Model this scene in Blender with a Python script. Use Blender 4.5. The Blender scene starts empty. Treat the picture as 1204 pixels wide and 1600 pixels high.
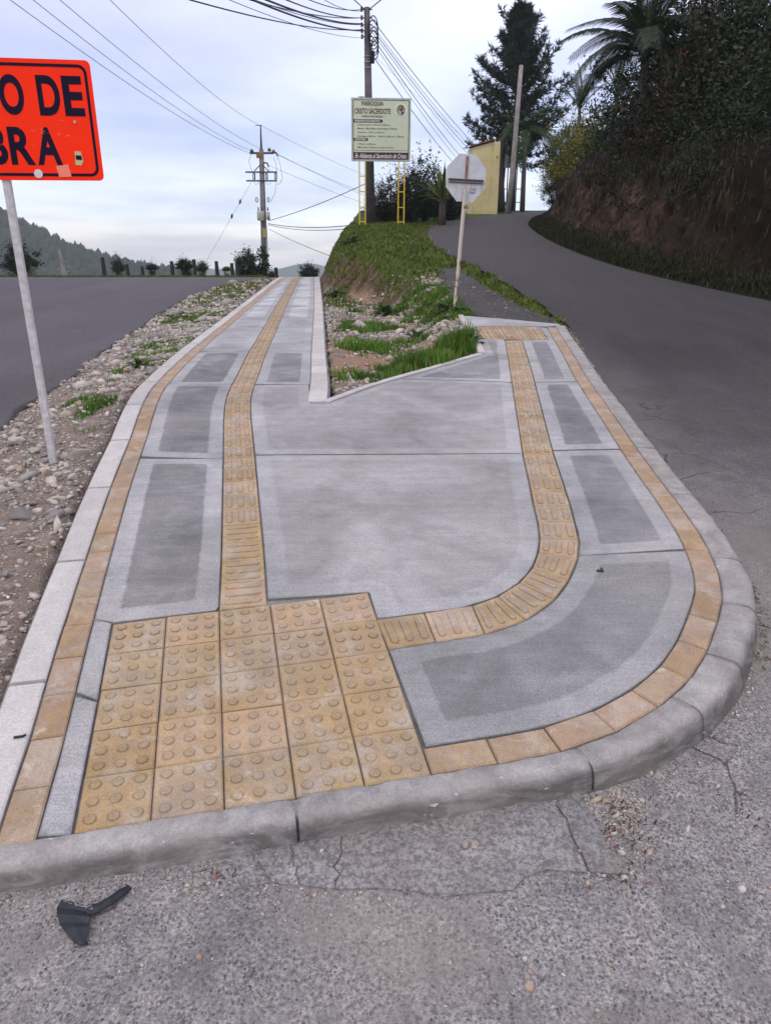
import bpy, bmesh, math, random
import numpy as np
from mathutils import Vector, Matrix, noise as mnoise
random.seed(7); np.random.seed(7)
R = math.radians
sc = bpy.context.scene
EYE = 1.70                      # camera height above the street at its feet

# ------------------------------------------------------------------ camera, world, sun, exposure
cam_d = bpy.data.cameras.new('camera'); cam = bpy.data.objects.new('camera', cam_d)
sc.collection.objects.link(cam); sc.camera = cam
cam_d.sensor_fit = 'VERTICAL'; cam_d.sensor_height = 24; cam_d.lens = 24 * 1130 / 1600
cam_d.clip_start = .05; cam_d.clip_end = 9000
cam.location = (0, 0, EYE); cam.rotation_euler = (R(90 - 19.04), 0, 0)

SUN_EL, SUN_AZ = R(52), R(215)          # azimuth clockwise from +Y: behind and to the left of the camera
w = bpy.data.worlds.new('World'); sc.world = w; w.use_nodes = True
nt = w.node_tree; nt.nodes.clear()
def N(t, **k):
    n = nt.nodes.new(t)
    for a, b in k.items(): setattr(n, a, b)
    return n
def wl(a, b): nt.links.new(a, b)
out = N('ShaderNodeOutputWorld'); bg = N('ShaderNodeBackground'); bg.inputs[1].default_value = .1
wl(bg.outputs[0], out.inputs[0])
sky = N('ShaderNodeTexSky', sky_type='NISHITA'); sky.sun_disc = False
sky.sun_elevation = SUN_EL; sky.sun_rotation = SUN_AZ; sky.dust_density = 2.0
tc = N('ShaderNodeTexCoord'); sep = N('ShaderNodeSeparateXYZ'); wl(tc.outputs['Generated'], sep.inputs[0])
ramp = N('ShaderNodeValToRGB'); wl(sep.outputs[2], ramp.inputs[0])
cr = ramp.color_ramp
stops = [(0, (.80, .74, .76)), (.012, (.92, .84, .80)), (.03, (.90, .86, .86)), (.055, (.80, .86, .95)), (.11, (.66, .73, .92)), (.17, (.62, .68, .90)),
         (.24, (.66, .70, .93)), (.36, (.76, .76, .98)), (.6, (.82, .82, .98))]
while len(cr.elements) < len(stops): cr.elements.new(.5)
for e, (p, c) in zip(cr.elements, stops): e.position = p; e.color = (*c, 1)
# cloud sheets: noise on directions flattened like a layer overhead
dv = N('ShaderNodeMath', operation='ADD'); wl(sep.outputs[2], dv.inputs[0]); dv.inputs[1].default_value = .10
vx = N('ShaderNodeMath', operation='DIVIDE'); wl(sep.outputs[0], vx.inputs[0]); wl(dv.outputs[0], vx.inputs[1])
vy = N('ShaderNodeMath', operation='DIVIDE'); wl(sep.outputs[1], vy.inputs[0]); wl(dv.outputs[0], vy.inputs[1])
cmb = N('ShaderNodeCombineXYZ'); wl(vx.outputs[0], cmb.inputs[0]); wl(vy.outputs[0], cmb.inputs[1])
n1 = N('ShaderNodeTexNoise'); n1.inputs['Scale'].default_value = .55; n1.inputs['Detail'].default_value = 6; n1.inputs['Roughness'].default_value = .5
wl(cmb.outputs[0], n1.inputs[0])
r1 = N('ShaderNodeValToRGB'); wl(n1.outputs[0], r1.inputs[0])
r1.color_ramp.elements[0].position = .40; r1.color_ramp.elements[0].color = (.80, .83, .90, 1)
r1.color_ramp.elements[1].position = .62; r1.color_ramp.elements[1].color = (1.22, 1.2, 1.13, 1)
mul = N('ShaderNodeMixRGB', blend_type='MULTIPLY'); mul.inputs[0].default_value = 1
wl(ramp.outputs[0], mul.inputs[1]); wl(r1.outputs[0], mul.inputs[2])
# brighter towards the right (+X) of the view, broad and soft
rx = N('ShaderNodeMapRange'); wl(sep.outputs[0], rx.inputs[0])
rx.inputs['From Min'].default_value = -.45; rx.inputs['From Max'].default_value = .5
rx.inputs['To Min'].default_value = 9.4; rx.inputs['To Max'].default_value = 12.2
sca = N('ShaderNodeVectorMath', operation='SCALE'); wl(mul.outputs[0], sca.inputs[0]); wl(rx.outputs[0], sca.inputs['Scale'])
mx = N('ShaderNodeMixRGB'); mx.inputs[0].default_value = .9
wl(sky.outputs[0], mx.inputs[1]); wl(sca.outputs[0], mx.inputs[2]); wl(mx.outputs[0], bg.inputs[0])

sd = bpy.data.lights.new('sun', 'SUN'); so = bpy.data.objects.new('sun', sd); sc.collection.objects.link(so)
sd.energy = .8; sd.angle = R(12); sd.color = (1, .93, .84)
dirv = Vector((math.sin(SUN_AZ) * math.cos(SUN_EL), math.cos(SUN_AZ) * math.cos(SUN_EL), math.sin(SUN_EL)))
so.rotation_euler = dirv.to_track_quat('Z', 'Y').to_euler(); so.location = (-5, -8, 20)
sc.view_settings.view_transform = 'Standard'; sc.view_settings.look = 'None'
sc.view_settings.exposure = 0.38; sc.view_settings.gamma = 1; sc.view_settings.use_curve_mapping = False
sc.cycles.volume_bounces = 1; sc.cycles.volume_max_steps = 32; sc.cycles.max_bounces = 6

# ------------------------------------------------------------------ object helpers
def link(o): sc.collection.objects.link(o)
def tag(o, label=None, cat=None, group=None, kind=None):
    if label: o['label'] = label
    if cat: o['category'] = cat
    if group: o['group'] = group
    if kind: o['kind'] = kind
    return o
def empty(name, loc, label=None, cat=None, group=None, rot=(0, 0, 0)):
    o = bpy.data.objects.new(name, None); link(o); o.location = loc; o.rotation_euler = rot; o.empty_display_size = .1
    return tag(o, label, cat, group)
def np_mesh(name, V, Fc, mat=None, smooth=False, midx=None, attr=None):
    V = np.asarray(V, float).reshape(-1, 3); me = bpy.data.meshes.new(name)
    if isinstance(Fc, np.ndarray):
        k = Fc.shape[1]; me.vertices.add(len(V)); me.vertices.foreach_set('co', V.ravel())
        me.loops.add(Fc.size); me.loops.foreach_set('vertex_index', Fc.ravel().astype(np.int32))
        me.polygons.add(len(Fc)); me.polygons.foreach_set('loop_start', np.arange(len(Fc), dtype=np.int32) * k)
        me.polygons.foreach_set('loop_total', np.full(len(Fc), k, np.int32)); me.update(calc_edges=True)
    else:
        me.from_pydata([tuple(v) for v in V], [], Fc); me.update()
    for m in (mat if isinstance(mat, (list, tuple)) else [mat]):
        if m: me.materials.append(m)
    if midx is not None: me.polygons.foreach_set('material_index', np.asarray(midx, np.int32))
    if smooth: me.polygons.foreach_set('use_smooth', np.ones(len(me.polygons), bool))
    if attr is not None:
        for nm, vals in attr.items():
            a = me.attributes.new(nm, 'FLOAT', 'POINT'); a.data.foreach_set('value', np.asarray(vals, np.float32))
    return me
def ob(name, me, parent=None, loc=(0, 0, 0), rot=(0, 0, 0), sca=(1, 1, 1)):
    o = bpy.data.objects.new(name, me); link(o); o.parent = parent
    o.location = loc; o.rotation_euler = rot; o.scale = sca
    return o
def copy_tree(o, parent=None):
    c = o.copy(); link(c); c.parent = parent
    for ch in [x for x in bpy.data.objects if x.parent == o]: copy_tree(ch, c)
    return c
class MB:
    def __init__(s): s.v = []; s.f = []; s.m = []
    def add(s, vs, fs, m=0):
        b = len(s.v); s.v += [tuple(v) for v in vs]; s.f += [[i + b for i in f] for f in fs]; s.m += [m] * len(fs); return s
    def box(s, c, d, rot=None, m=0, bev=0.0):
        x, y, z = [a / 2 for a in d]
        if bev:
            b = bev; vs = []
            P = [(sx, sy, sz) for sx in (-1, 1) for sy in (-1, 1) for sz in (-1, 1)]
            bm = bmesh.new(); bmesh.ops.create_cube(bm, size=1); bmesh.ops.scale(bm, vec=d, verts=bm.verts)
            bmesh.ops.bevel(bm, geom=list(bm.edges), offset=b, segments=1, affect='EDGES')
            vs = [v.co.copy() for v in bm.verts]; fs = [[v.index for v in f.verts] for f in bm.faces]; bm.free()
        else:
            vs = [Vector((sx * x, sy * y, sz * z)) for sx in (-1, 1) for sy in (-1, 1) for sz in (-1, 1)]
            fs = [(0, 1, 3, 2), (4, 6, 7, 5), (0, 4, 5, 1), (2, 3, 7, 6), (0, 2, 6, 4), (1, 5, 7, 3)]
        if rot is not None: vs = [rot @ v for v in vs]
        c = Vector(c); return s.add([v + c for v in vs], fs, m)
    def tube(s, pts, r, n=8, m=0, cap=True):
        pts = [Vector(p) for p in pts]; rr = r if isinstance(r, (list, tuple)) else [r] * len(pts); vs = []
        up = None
        for i, p in enumerate(pts):
            t = (pts[min(i + 1, len(pts) - 1)] - pts[max(i - 1, 0)]).normalized()
            if up is None: up = Vector((0, 0, 1)) if abs(t.z) < .9 else Vector((1, 0, 0))
            a = t.cross(up).normalized(); b = a.cross(t).normalized(); up = b
            for k in range(n):
                q = 2 * math.pi * k / n; vs.append(p + (a * math.cos(q) + b * math.sin(q)) * rr[i])
        fs = [(i * n + k, i * n + (k + 1) % n, (i + 1) * n + (k + 1) % n, (i + 1) * n + k) for i in range(len(pts) - 1) for k in range(n)]
        if cap: fs += [list(range(n))[::-1], [(len(pts) - 1) * n + k for k in range(n)]]
        return s.add(vs, fs, m)
    def mesh(s, name, mats, smooth=False): return np_mesh(name, s.v, s.f, mats, smooth, s.m)
    def build(s, name, mats, parent=None, smooth=False, **k): return ob(name, s.mesh(name, mats, smooth), parent, **k)

# ------------------------------------------------------------------ material helpers
class NM:
    def __init__(s, name, rough=.85, spec=.3):
        s.m = bpy.data.materials.new(name); s.m.use_nodes = True; s.t = s.m.node_tree
        s.b = s.t.nodes['Principled BSDF']; s.b.inputs['Roughness'].default_value = rough
        s.b.inputs['Specular IOR Level'].default_value = spec; s.co = s.n('ShaderNodeTexCoord').outputs['Object']
    def n(s, t, **k):
        n = s.t.nodes.new(t)
        for a, b in k.items(): setattr(n, a, b)
        return n
    def l(s, a, b): s.t.links.new(a, b)
    def put(s, sock, v):
        if isinstance(v, (int, float)): sock.default_value = v
        elif isinstance(v, tuple): sock.default_value = v if len(v) == 4 or len(sock.default_value) == 3 else (*v, 1)
        else: s.l(v, sock)
    def noise(s, scale, detail=4, rough=.55, vec=None, dist=0):
        n = s.n('ShaderNodeTexNoise'); n.inputs['Scale'].default_value = scale; n.inputs['Detail'].default_value = detail
        n.inputs['Roughness'].default_value = rough; n.inputs['Distortion'].default_value = dist; s.l(vec or s.co, n.inputs['Vector']); return n.outputs['Fac']
    def voro(s, scale, feature='F1', vec=None, outp='Distance', rand=1):
        n = s.n('ShaderNodeTexVoronoi', feature=feature); n.inputs['Scale'].default_value = scale
        n.inputs['Randomness'].default_value = rand; s.l(vec or s.co, n.inputs['Vector']); return n.outputs[outp]
    def mapv(s, scale=(1, 1, 1), rot=(0, 0, 0), vec=None):
        n = s.n('ShaderNodeMapping'); n.inputs['Scale'].default_value = scale; n.inputs['Rotation'].default_value = rot; s.l(vec or s.co, n.inputs['Vector']); return n.outputs[0]
    def ramp(s, f, stops, interp='LINEAR'):
        n = s.n('ShaderNodeValToRGB'); e = n.color_ramp.elements; n.color_ramp.interpolation = interp
        while len(e) < len(stops): e.new(.5)
        for a, (p, c) in zip(e, stops):
            a.position = p; a.color = (c, c, c, 1) if isinstance(c, (int, float)) else (*c, 1)
        s.l(f, n.inputs[0]); return n.outputs[0]
    def mix(s, f, a, b, mode='MIX'):
        n = s.n('ShaderNodeMixRGB', blend_type=mode); s.put(n.inputs[0], f); s.put(n.inputs[1], a); s.put(n.inputs[2], b); return n.outputs[0]
    def math(s, op, a, b=0.0):
        n = s.n('ShaderNodeMath', operation=op); s.put(n.inputs[0], a); s.put(n.inputs[1], b); return n.outputs[0]
    def rng(s, f, a, b, c=0., d=1.):
        n = s.n('ShaderNodeMapRange'); s.put(n.inputs[0], f)
        for i, v in zip((1, 2, 3, 4), (a, b, c, d)): n.inputs[i].default_value = v
        return n.outputs[0]
    def attr(s, name): return s.n('ShaderNodeAttribute', attribute_name=name).outputs['Fac']
    def oinfo(s, o='Random'): return s.n('ShaderNodeObjectInfo').outputs[o]
    def island(s): return s.n('ShaderNodeNewGeometry').outputs['Random Per Island']
    def sepz(s, i=2, vec=None):
        n = s.n('ShaderNodeSeparateXYZ'); s.l(vec or s.co, n.inputs[0]); return n.outputs[i]
    def col(s, c): s.put(s.b.inputs['Base Color'], c); return s
    def bump(s, h, strength=.3, dist=.01):
        n = s.n('ShaderNodeBump'); n.inputs['Strength'].default_value = strength; n.inputs['Distance'].default_value = dist
        s.l(h, n.inputs['Height']); s.l(n.outputs[0], s.b.inputs['Normal']); return s
def world_coord(m):          # object coordinates are world coordinates for parts built at the origin
    return m.co

def simple(name, c, rough=.7, var=.15, scale=8, spec=.3, bump=0, metal=0):
    m = NM(name, rough, spec); n = m.noise(scale, 5)
    m.col(m.ramp(n, [(.3, tuple(x * (1 - var) for x in c)), (.7, tuple(min(1, x * (1 + var)) for x in c))]))
    if bump: m.bump(m.noise(scale * 6, 4), .4, bump)
    m.b.inputs['Metallic'].default_value = metal
    return m.m

# concrete panels: trowelled lighter band along the edges, broomed darker field (attribute 'edge' = metres to the panel edge)
def mat_panel():
    m = NM('broomed_concrete', .88, .25); e = m.attr('edge'); tone = m.oinfo('Color')
    e2 = m.math('ADD', e, m.math('MULTIPLY', m.math('SUBTRACT', m.noise(13, 5, .7), .5), .030))
    f = m.math('MULTIPLY', m.rng(e2, .086, .099), m.ramp(m.noise(2.6, 6, .7, dist=1.0), [(.28, .45), (.50, 1.)]))
    big = m.noise(1.6, 5, .6, dist=.6); mid = m.noise(9, 6, .6)
    streak = m.noise(3, 6, .65, m.mapv((.6, 9, 1), (0, 0, R(8))))
    broom = m.noise(30, 4, .7, m.mapv((.25, 6, 1), (0, 0, R(2))))
    base = m.mix(f, m.mix(m.oinfo('Alpha'), tone, (.335, .325, .318)), tone)
    c = m.mix(1, base, m.ramp(big, [(.3, .74), (.5, 1.0), (.70, 1.26)]), 'MULTIPLY')
    c = m.mix(.75, c, m.ramp(mid, [(.3, .86), (.7, 1.12)]), 'MULTIPLY')
    c = m.mix(.5, c, m.ramp(streak, [(.3, .86), (.68, 1.16)]), 'MULTIPLY')
    c = m.mix(.55, c, m.ramp(broom, [(.3, .82), (.7, 1.16)]), 'MULTIPLY')
    # light laitance streaks and dusty warm film
    c = m.mix(m.ramp(m.noise(2.3, 6, .7, m.mapv((1, 3.2, 1), (0, 0, R(-12))), .5), [(.54, 0.), (.72, .35)]), c, (.38, .37, .375))
    c = m.mix(m.ramp(m.noise(1.1, 3), [(.5, 0.), (.75, .22)]), c, (.33, .29, .27))
    # dark rim where the edge has worn and small pits
    c = m.mix(m.rng(e, .0, .007, .55, 0.), c, (.07, .07, .07))
    c = m.mix(m.ramp(m.voro(42), [(.0, .55), (.05, 0.)]), c, (.10, .10, .10))
    c = m.mix(.75, c, m.ramp(m.noise(170, 3, .75), [(.3, .52), (.5, 1.0), (.7, 1.42)]), 'MULTIPLY'); c = m.mix(m.ramp(m.noise(75, 2, .6), [(.68, 0.), (.74, .6)]), c, (.09, .09, .09)); c = m.mix(m.ramp(m.noise(95, 2, .6, m.mapv((1.1, 1, 1))), [(.72, 0.), (.77, .5)]), c, (.6, .58, .56))
    m.col(c); m.b.inputs['Roughness'].default_value = .86
    m.bump(m.math('ADD', m.math('MULTIPLY', broom, .6), m.noise(160, 3)), .5, .003)
    return m.m
def mat_kerb(name, base, dirty):
    m = NM(name, .88, .25); r = m.oinfo(); n = m.noise(11, 6, .62, dist=.4)
    c = m.mix(1, base, m.ramp(r, [(0, .9), (1, 1.08)]), 'MULTIPLY')
    c = m.mix(1, c, m.ramp(n, [(.28, .70 if dirty else .86), (.7, 1.2 if dirty else 1.07)]), 'MULTIPLY')
    c = m.mix(.5, c, m.ramp(m.noise(120, 4, .8), [(.3, .48), (.7, 1.42)]), 'MULTIPLY')
    if dirty:
        d = m.attr('rim')      # 0 on top, 1 on the worn rim and face
        k = m.math('MULTIPLY', d, m.ramp(m.noise(6, 6, .7, m.mapv((1, 1, 3)), 1.2), [(.34, .25), (.56, 1.)]))
        c = m.mix(m.math('MULTIPLY', k, .82), c, (.085, .073, .064))
        c = m.mix(m.ramp(m.noise(4, 5, .7, dist=1.), [(.50, 0.), (.72, .4)]), c, (.12, .11, .105))
        c = m.mix(m.ramp(m.noise(3.1, 5, .6), [(.45, 0.), (.7, .5)]), c, (.24, .20, .165))
        c = m.mix(m.ramp(m.noise(26, 2, .5, m.mapv((1, 1, 2.5))), [(.73, 0.), (.76, .7)]), c, (.6, .6, .6)) if name.startswith('worn') else m.mix(m.ramp(m.noise(60, 4, .8), [(.42, .75), (.56, 0.)]), c, (.10, .09, .088))
    c = m.mix(m.ramp(m.voro(70 if dirty else 40), [(.0, .6), (.07, 0.)]), c, (.1, .1, .1))
    m.col(c); m.bump(m.math('ADD', m.noise(90, 5, .7), m.math('MULTIPLY', m.noise(24, 4), 1.5)), .55 if dirty else .2, .004 if dirty else .002)
    return m.m
def mat_tile(name, c0, worn=False):
    m = NM(name, .82, .3); r = m.oinfo(); n = m.noise(14, 6, .6)
    c = m.mix(1, c0, m.ramp(r, [(0, (.84, .80, .74)), (.35, (1, .98, .9)), (.7, (.95, .97, 1.04)), (1, (1.12, 1.09, 1.16))]), 'MULTIPLY')
    c = m.mix(1, c, m.ramp(n, [(.3, .82), (.7, 1.12)]), 'MULTIPLY')
    c = m.mix(m.ramp(m.noise(4.3, 5, .65), [(.48, 0.), (.75, .38)]), c, (.43, .36, .29))
    c = m.mix(m.ramp(m.noise(3.6, 6, .75, dist=.8), [(.47, 0.), (.68, .6)]), c, (.25, .215, .19)); c = m.mix(m.ramp(m.noise(6.1, 6, .7, dist=.5), [(.50, 0.), (.66, .55)]), c, (.45, .40, .345))
    c = m.mix(m.ramp(m.noise(30, 3, .6), [(.64, 0.), (.72, .25)]), c, (.55, .50, .45))
    c = m.mix(m.ramp(m.voro(95), [(.0, .7), (.09, 0.)]), c, (.16, .11, .07))
    c = m.mix(.8, c, m.ramp(m.noise(190, 3, .75), [(.3, .66), (.7, 1.3)]), 'MULTIPLY'); c = m.mix(m.ramp(m.noise(8, 6, .7, dist=.8), [(.60, 0.), (.70, .45)]), c, (.62, .55, .47))
    m.col(c); m.bump(m.noise(130, 4, .7), .45, .002)
    return m.m
def mat_mortar():
    m = NM('mortar', .95, .1); n = m.noise(30, 5, .7)
    m.col(m.mix(m.ramp(m.noise(3, 4), [(.4, 0.), (.6, 1.)]), m.ramp(n, [(.3, (.07, .068, .065)), (.7, (.16, .155, .15))]), m.ramp(n, [(.3, (.17, .165, .16)), (.7, (.28, .275, .27))])))
    m.bump(m.noise(120, 4), .8, .006); return m.m
def mat_street():
    m = NM('weathered_asphalt', .88, .25)
    y = m.sepz(1); wob = m.math('ADD', y, m.math('MULTIPLY', m.math('SUBTRACT', m.noise(1.3, 4), .5), 1.6))
    near = m.ramp(m.rng(wob, 2.2, 8.0), [(0, 1.), (.22, .6), (.5, .2), (1, 0.)])
    # exposed aggregate: dark stones in a pale dusty binder
    warp = m.n('ShaderNodeMixRGB'); warp.inputs[0].default_value = .012
    nn = m.n('ShaderNodeTexNoise'); nn.inputs['Scale'].default_value = 40; m.l(m.co, nn.inputs['Vector'])
    m.l(m.co, warp.inputs[1]); m.l(nn.outputs['Color'], warp.inputs[2])
    st = m.voro(100, vec=warp.outputs[0]); stc = m.n('ShaderNodeTexVoronoi'); stc.inputs['Scale'].default_value = 100; m.l(warp.outputs[0], stc.inputs['Vector'])
    cs = m.n('ShaderNodeSeparateXYZ'); m.l(stc.outputs['Color'], cs.inputs[0])
    binder = m.ramp(m.noise(3.6, 7, .72), [(.3, (.21, .192, .186)), (.55, (.30, .275, .262)), (.75, (.40, .352, .305))])
    binder = m.mix(1, binder, m.ramp(m.noise(105, 4, .8), [(.36, .30), (.47, .78), (.56, 1.15), (.68, 1.7)]), 'MULTIPLY')
    binder = m.mix(m.ramp(m.noise(6, 6, .75, dist=.5), [(.45, 0.), (.62, .6)]), binder, m.ramp(m.noise(140, 3, .8), [(.3, (.10, .09, .09)), (.7, (.24, .22, .215))]))
    dens = m.ramp(m.noise(1.5, 4), [(.35, .35), (.65, .62)])
    isst = m.math('LESS_THAN', cs.outputs[0], dens)
    sz = m.math('MULTIPLY', isst, m.rng(st, .30, .42, 1., 0.))
    stonec = m.mix(cs.outputs[1], (.05, .045, .05), (.20, .185, .19))
    a = m.mix(m.math('MULTIPLY', sz, .85), binder, stonec)
    a = m.mix(m.ramp(m.noise(.9, 5, .6, dist=.5), [(.52, 0.), (.66, .8)]), a, m.mix(m.noise(180, 3, .7), (.17, .145, .12), (.33, .285, .24)))
    a = m.mix(m.ramp(m.noise(2.1, 5, .7), [(.56, 0.), (.7, .45)]), a, (.09, .083, .088))
    # younger asphalt further up the hill
    g = m.ramp(m.noise(260, 3, .7), [(.3, (.009, .0075, .008)), (.5, (.027, .023, .0235)), (.62, (.056, .048, .049)), (.78, (.20, .18, .18))])
    g = m.mix(m.ramp(m.noise(1.1, 5, .6, m.mapv((1.5, .35, 1))), [(.42, 0.), (.72, .4)]), g, (.070, .061, .061))
    g = m.mix(m.math('MULTIPLY', m.rng(y, 8, 18, .1, 1.), .7), g, (.070, .062, .065))
    g = m.mix(m.ramp(m.voro(28), [(0, .5), (.04, 0.)]), g, (.3, .28, .27))
    g = m.mix(.8, g, m.ramp(m.noise(34, 6, .85), [(.34, .42), (.66, 1.75)]), 'MULTIPLY')
    dust = m.math('MULTIPLY', m.rng(m.math('ADD', m.attr('kd'), m.math('MULTIPLY', m.math('SUBTRACT', m.noise(2.4, 6, .7), .5), .9)), .22, .62, 1., 0.), m.rng(y, 4.0, 9.0, .75, .08))
    g = m.mix(dust, g, m.mix(m.noise(120, 4, .8), (.075, .066, .064), (.22, .20, .19)))
    wv = m.n('ShaderNodeMixRGB'); wv.inputs[0].default_value = .10; wn = m.n('ShaderNodeTexNoise'); wn.inputs['Scale'].default_value = 5; wn.inputs['Detail'].default_value = 6; m.l(m.co, wn.inputs['Vector']); m.l(m.co, wv.inputs[1]); m.l(wn.outputs['Color'], wv.inputs[2])
    ck = m.math('MULTIPLY', m.rng(m.voro(2.1, 'DISTANCE_TO_EDGE', wv.outputs[0]), .004, .012, 1., 0.), m.ramp(m.noise(1.25, 3), [(.50, 0.), (.56, 1.)]))
    ck = m.math('MULTIPLY', m.math('MULTIPLY', ck, m.rng(m.attr('kd'), .9, 1.5, 1., 0.)), m.rng(m.math('ADD', y, m.math('MULTIPLY', m.sepz(0), .6)), 1.95, 2.25))
    full = m.mix(m.math('MULTIPLY', ck, .8), m.mix(near, g, a), (.035, .030, .028))
    m.col(full); h = m.math('ADD', m.math('MULTIPLY', sz, .8), m.noise(240, 3, .7))
    m.bump(h, .55, .005); return m.m
def mat_asphalt(name, c, c2):
    m = NM(name, .85, .3)
    g = m.ramp(m.noise(230, 3, .7), [(.3, tuple(x * .65 for x in c)), (.7, tuple(x * 1.35 for x in c))])
    g = m.mix(m.ramp(m.noise(.6, 5, .6, m.mapv((1.2, .3, 1))), [(.35, 0.), (.7, .8)]), g, c2)
    g = m.mix(m.ramp(m.noise(5, 5, .7), [(.55, 0.), (.75, .3)]), g, (.14, .13, .13)); g = m.mix(.8, g, m.ramp(m.noise(26, 6, .85), [(.34, .55), (.66, 1.5)]), 'MULTIPLY')
    m.col(g); m.bump(m.noise(240, 3, .7), .5, .004); return m.m
def mat_ground():
    m = NM('stony_soil', .95, .15)
    v = m.n('ShaderNodeTexVoronoi'); v.inputs['Scale'].default_value = 34; m.l(m.co, v.inputs['Vector'])
    v2 = m.n('ShaderNodeTexVoronoi'); v2.inputs['Scale'].default_value = 95; m.l(m.co, v2.inputs['Vector'])
    cs = m.n('ShaderNodeSeparateXYZ'); m.l(v.outputs['Color'], cs.inputs[0])
    cs2 = m.n('ShaderNodeSeparateXYZ'); m.l(v2.outputs['Color'], cs2.inputs[0])
    soil = m.ramp(m.noise(7, 6, .65), [(.3, (.13, .098, .076)), (.55, (.245, .19, .15)), (.75, (.37, .31, .25))])
    ora = m.math('MULTIPLY', m.ramp(m.noise(.7, 4), [(.44, 0.), (.56, .6)]), m.math('GREATER_THAN', m.sepz(0), -1.0))
    soil = m.mix(ora, soil, (.30, .155, .075)); soil = m.mix(m.rng(m.math('ADD', m.attr('ora'), m.math('MULTIPLY', m.math('SUBTRACT', m.noise(4, 5, .7), .5), .9)), .35, .6, 0., .85), soil, m.mix(m.noise(30, 4, .7), (.20, .10, .05), (.42, .25, .14)))
    s1 = m.math('MULTIPLY', m.math('LESS_THAN', cs.outputs[0], .62), m.rng(v.outputs['Distance'], .25, .38, 1., 0.))
    s2 = m.math('MULTIPLY', m.math('LESS_THAN', cs2.outputs[0], .6), m.rng(v2.outputs['Distance'], .25, .4, 1., 0.))
    sc1 = m.ramp(cs.outputs[1], [(0, (.16, .145, .135)), (.4, (.34, .31, .28)), (.8, (.52, .49, .45)), (1, (.38, .27, .2))])
    sc2 = m.ramp(cs2.outputs[1], [(0, (.14, .12, .11)), (.5, (.32, .28, .24)), (1, (.5, .46, .42))])
    c = m.mix(s2, soil, sc2); c = m.mix(s1, c, sc1)
    gr = m.attr('grass'); gn = m.noise(18, 5, .7)
    gcol = m.ramp(gn, [(.3, (.026, .045, .008)), (.6, (.075, .095, .018)), (.8, (.17, .14, .05))])
    gf = m.rng(m.math('ADD', gr, m.math('MULTIPLY', m.math('SUBTRACT', m.noise(5, 5, .7), .5), .9)), .4, .62)
    c = m.mix(gf, c, gcol)
    # bare cut earth with pale rock on the steep faces
    geo = m.n('ShaderNodeNewGeometry'); nz = m.sepz(2, geo.outputs['Normal'])
    cut = m.rng(m.math('ADD', nz, m.math('MULTIPLY', m.math('SUBTRACT', m.noise(3, 5, .7), .5), .35)), .62, .80, 1., 0.)
    cutc = m.ramp(m.noise(4, 7, .7, m.mapv((1, 1, .6))), [(.3, (.04, .028, .018)), (.5, (.10, .062, .036)), (.66, (.20, .13, .09)), (.74, (.42, .35, .30))])
    c = m.mix(cut, c, cutc)
    m.col(c)
    h = m.math('ADD', m.math('ADD', m.math('MULTIPLY', s1, 1.4), m.math('MULTIPLY', s2, .7)), m.math('MULTIPLY', m.noise(60, 5, .7), 1.2))
    m.bump(h, .8, .012); return m.m
def mat_bank():
    m = NM('cut_bank_earth', .95, .12); z = m.attr('hgt'); s_ = m.attr('along')
    stv = m.mapv((1, 1, .45))
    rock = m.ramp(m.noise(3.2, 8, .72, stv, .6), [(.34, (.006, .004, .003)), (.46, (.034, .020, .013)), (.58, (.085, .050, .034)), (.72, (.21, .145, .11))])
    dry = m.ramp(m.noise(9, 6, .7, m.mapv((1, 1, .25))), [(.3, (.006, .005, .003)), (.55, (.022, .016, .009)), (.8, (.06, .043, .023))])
    dark = m.ramp(m.noise(5, 6, .7), [(.3, (.004, .003, .0025)), (.7, (.022, .013, .009))])  # near-black for the bank's right part: its shade is put into the earth colour
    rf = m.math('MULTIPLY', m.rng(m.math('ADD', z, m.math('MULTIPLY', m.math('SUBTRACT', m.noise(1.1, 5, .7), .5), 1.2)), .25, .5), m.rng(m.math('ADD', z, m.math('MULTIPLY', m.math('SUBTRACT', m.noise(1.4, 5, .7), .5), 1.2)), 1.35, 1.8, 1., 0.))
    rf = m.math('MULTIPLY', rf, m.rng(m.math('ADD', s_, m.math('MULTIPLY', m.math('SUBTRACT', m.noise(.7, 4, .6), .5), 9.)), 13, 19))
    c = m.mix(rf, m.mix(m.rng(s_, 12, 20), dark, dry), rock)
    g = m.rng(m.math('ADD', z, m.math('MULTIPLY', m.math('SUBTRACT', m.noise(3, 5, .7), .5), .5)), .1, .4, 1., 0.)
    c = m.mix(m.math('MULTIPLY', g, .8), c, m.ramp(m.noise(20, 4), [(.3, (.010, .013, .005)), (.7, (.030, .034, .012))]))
    m.col(c); m.bump(m.math('ADD', m.noise(8, 7, .75, stv), m.math('MULTIPLY', m.voro(7, vec=stv), .6)), 1., .09); return m.m
def mat_leaf(name, c1, c2, c3=None, trans=.25):
    m = NM(name, .6, .3); r = m.island(); stops = [(0, c1), (.75, c2)] + ([(.93, c3)] if c3 else [])
    c = m.mix(1, m.ramp(r, stops), m.ramp(m.noise(2.2, 3), [(.3, .6), (.7, 1.35)]), 'MULTIPLY')
    m.col(c)
    tr = m.n('ShaderNodeBsdfTranslucent'); m.put(tr.inputs[0], m.mix(1, c, (1.1, 1.2, .5), 'MULTIPLY'))
    ms = m.n('ShaderNodeMixShader'); ms.inputs[0].default_value = trans
    m.l(m.b.outputs[0], ms.inputs[1]); m.l(tr.outputs[0], ms.inputs[2]); m.l(ms.outputs[0], m.t.nodes['Material Output'].inputs[0])
    return m.m
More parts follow.
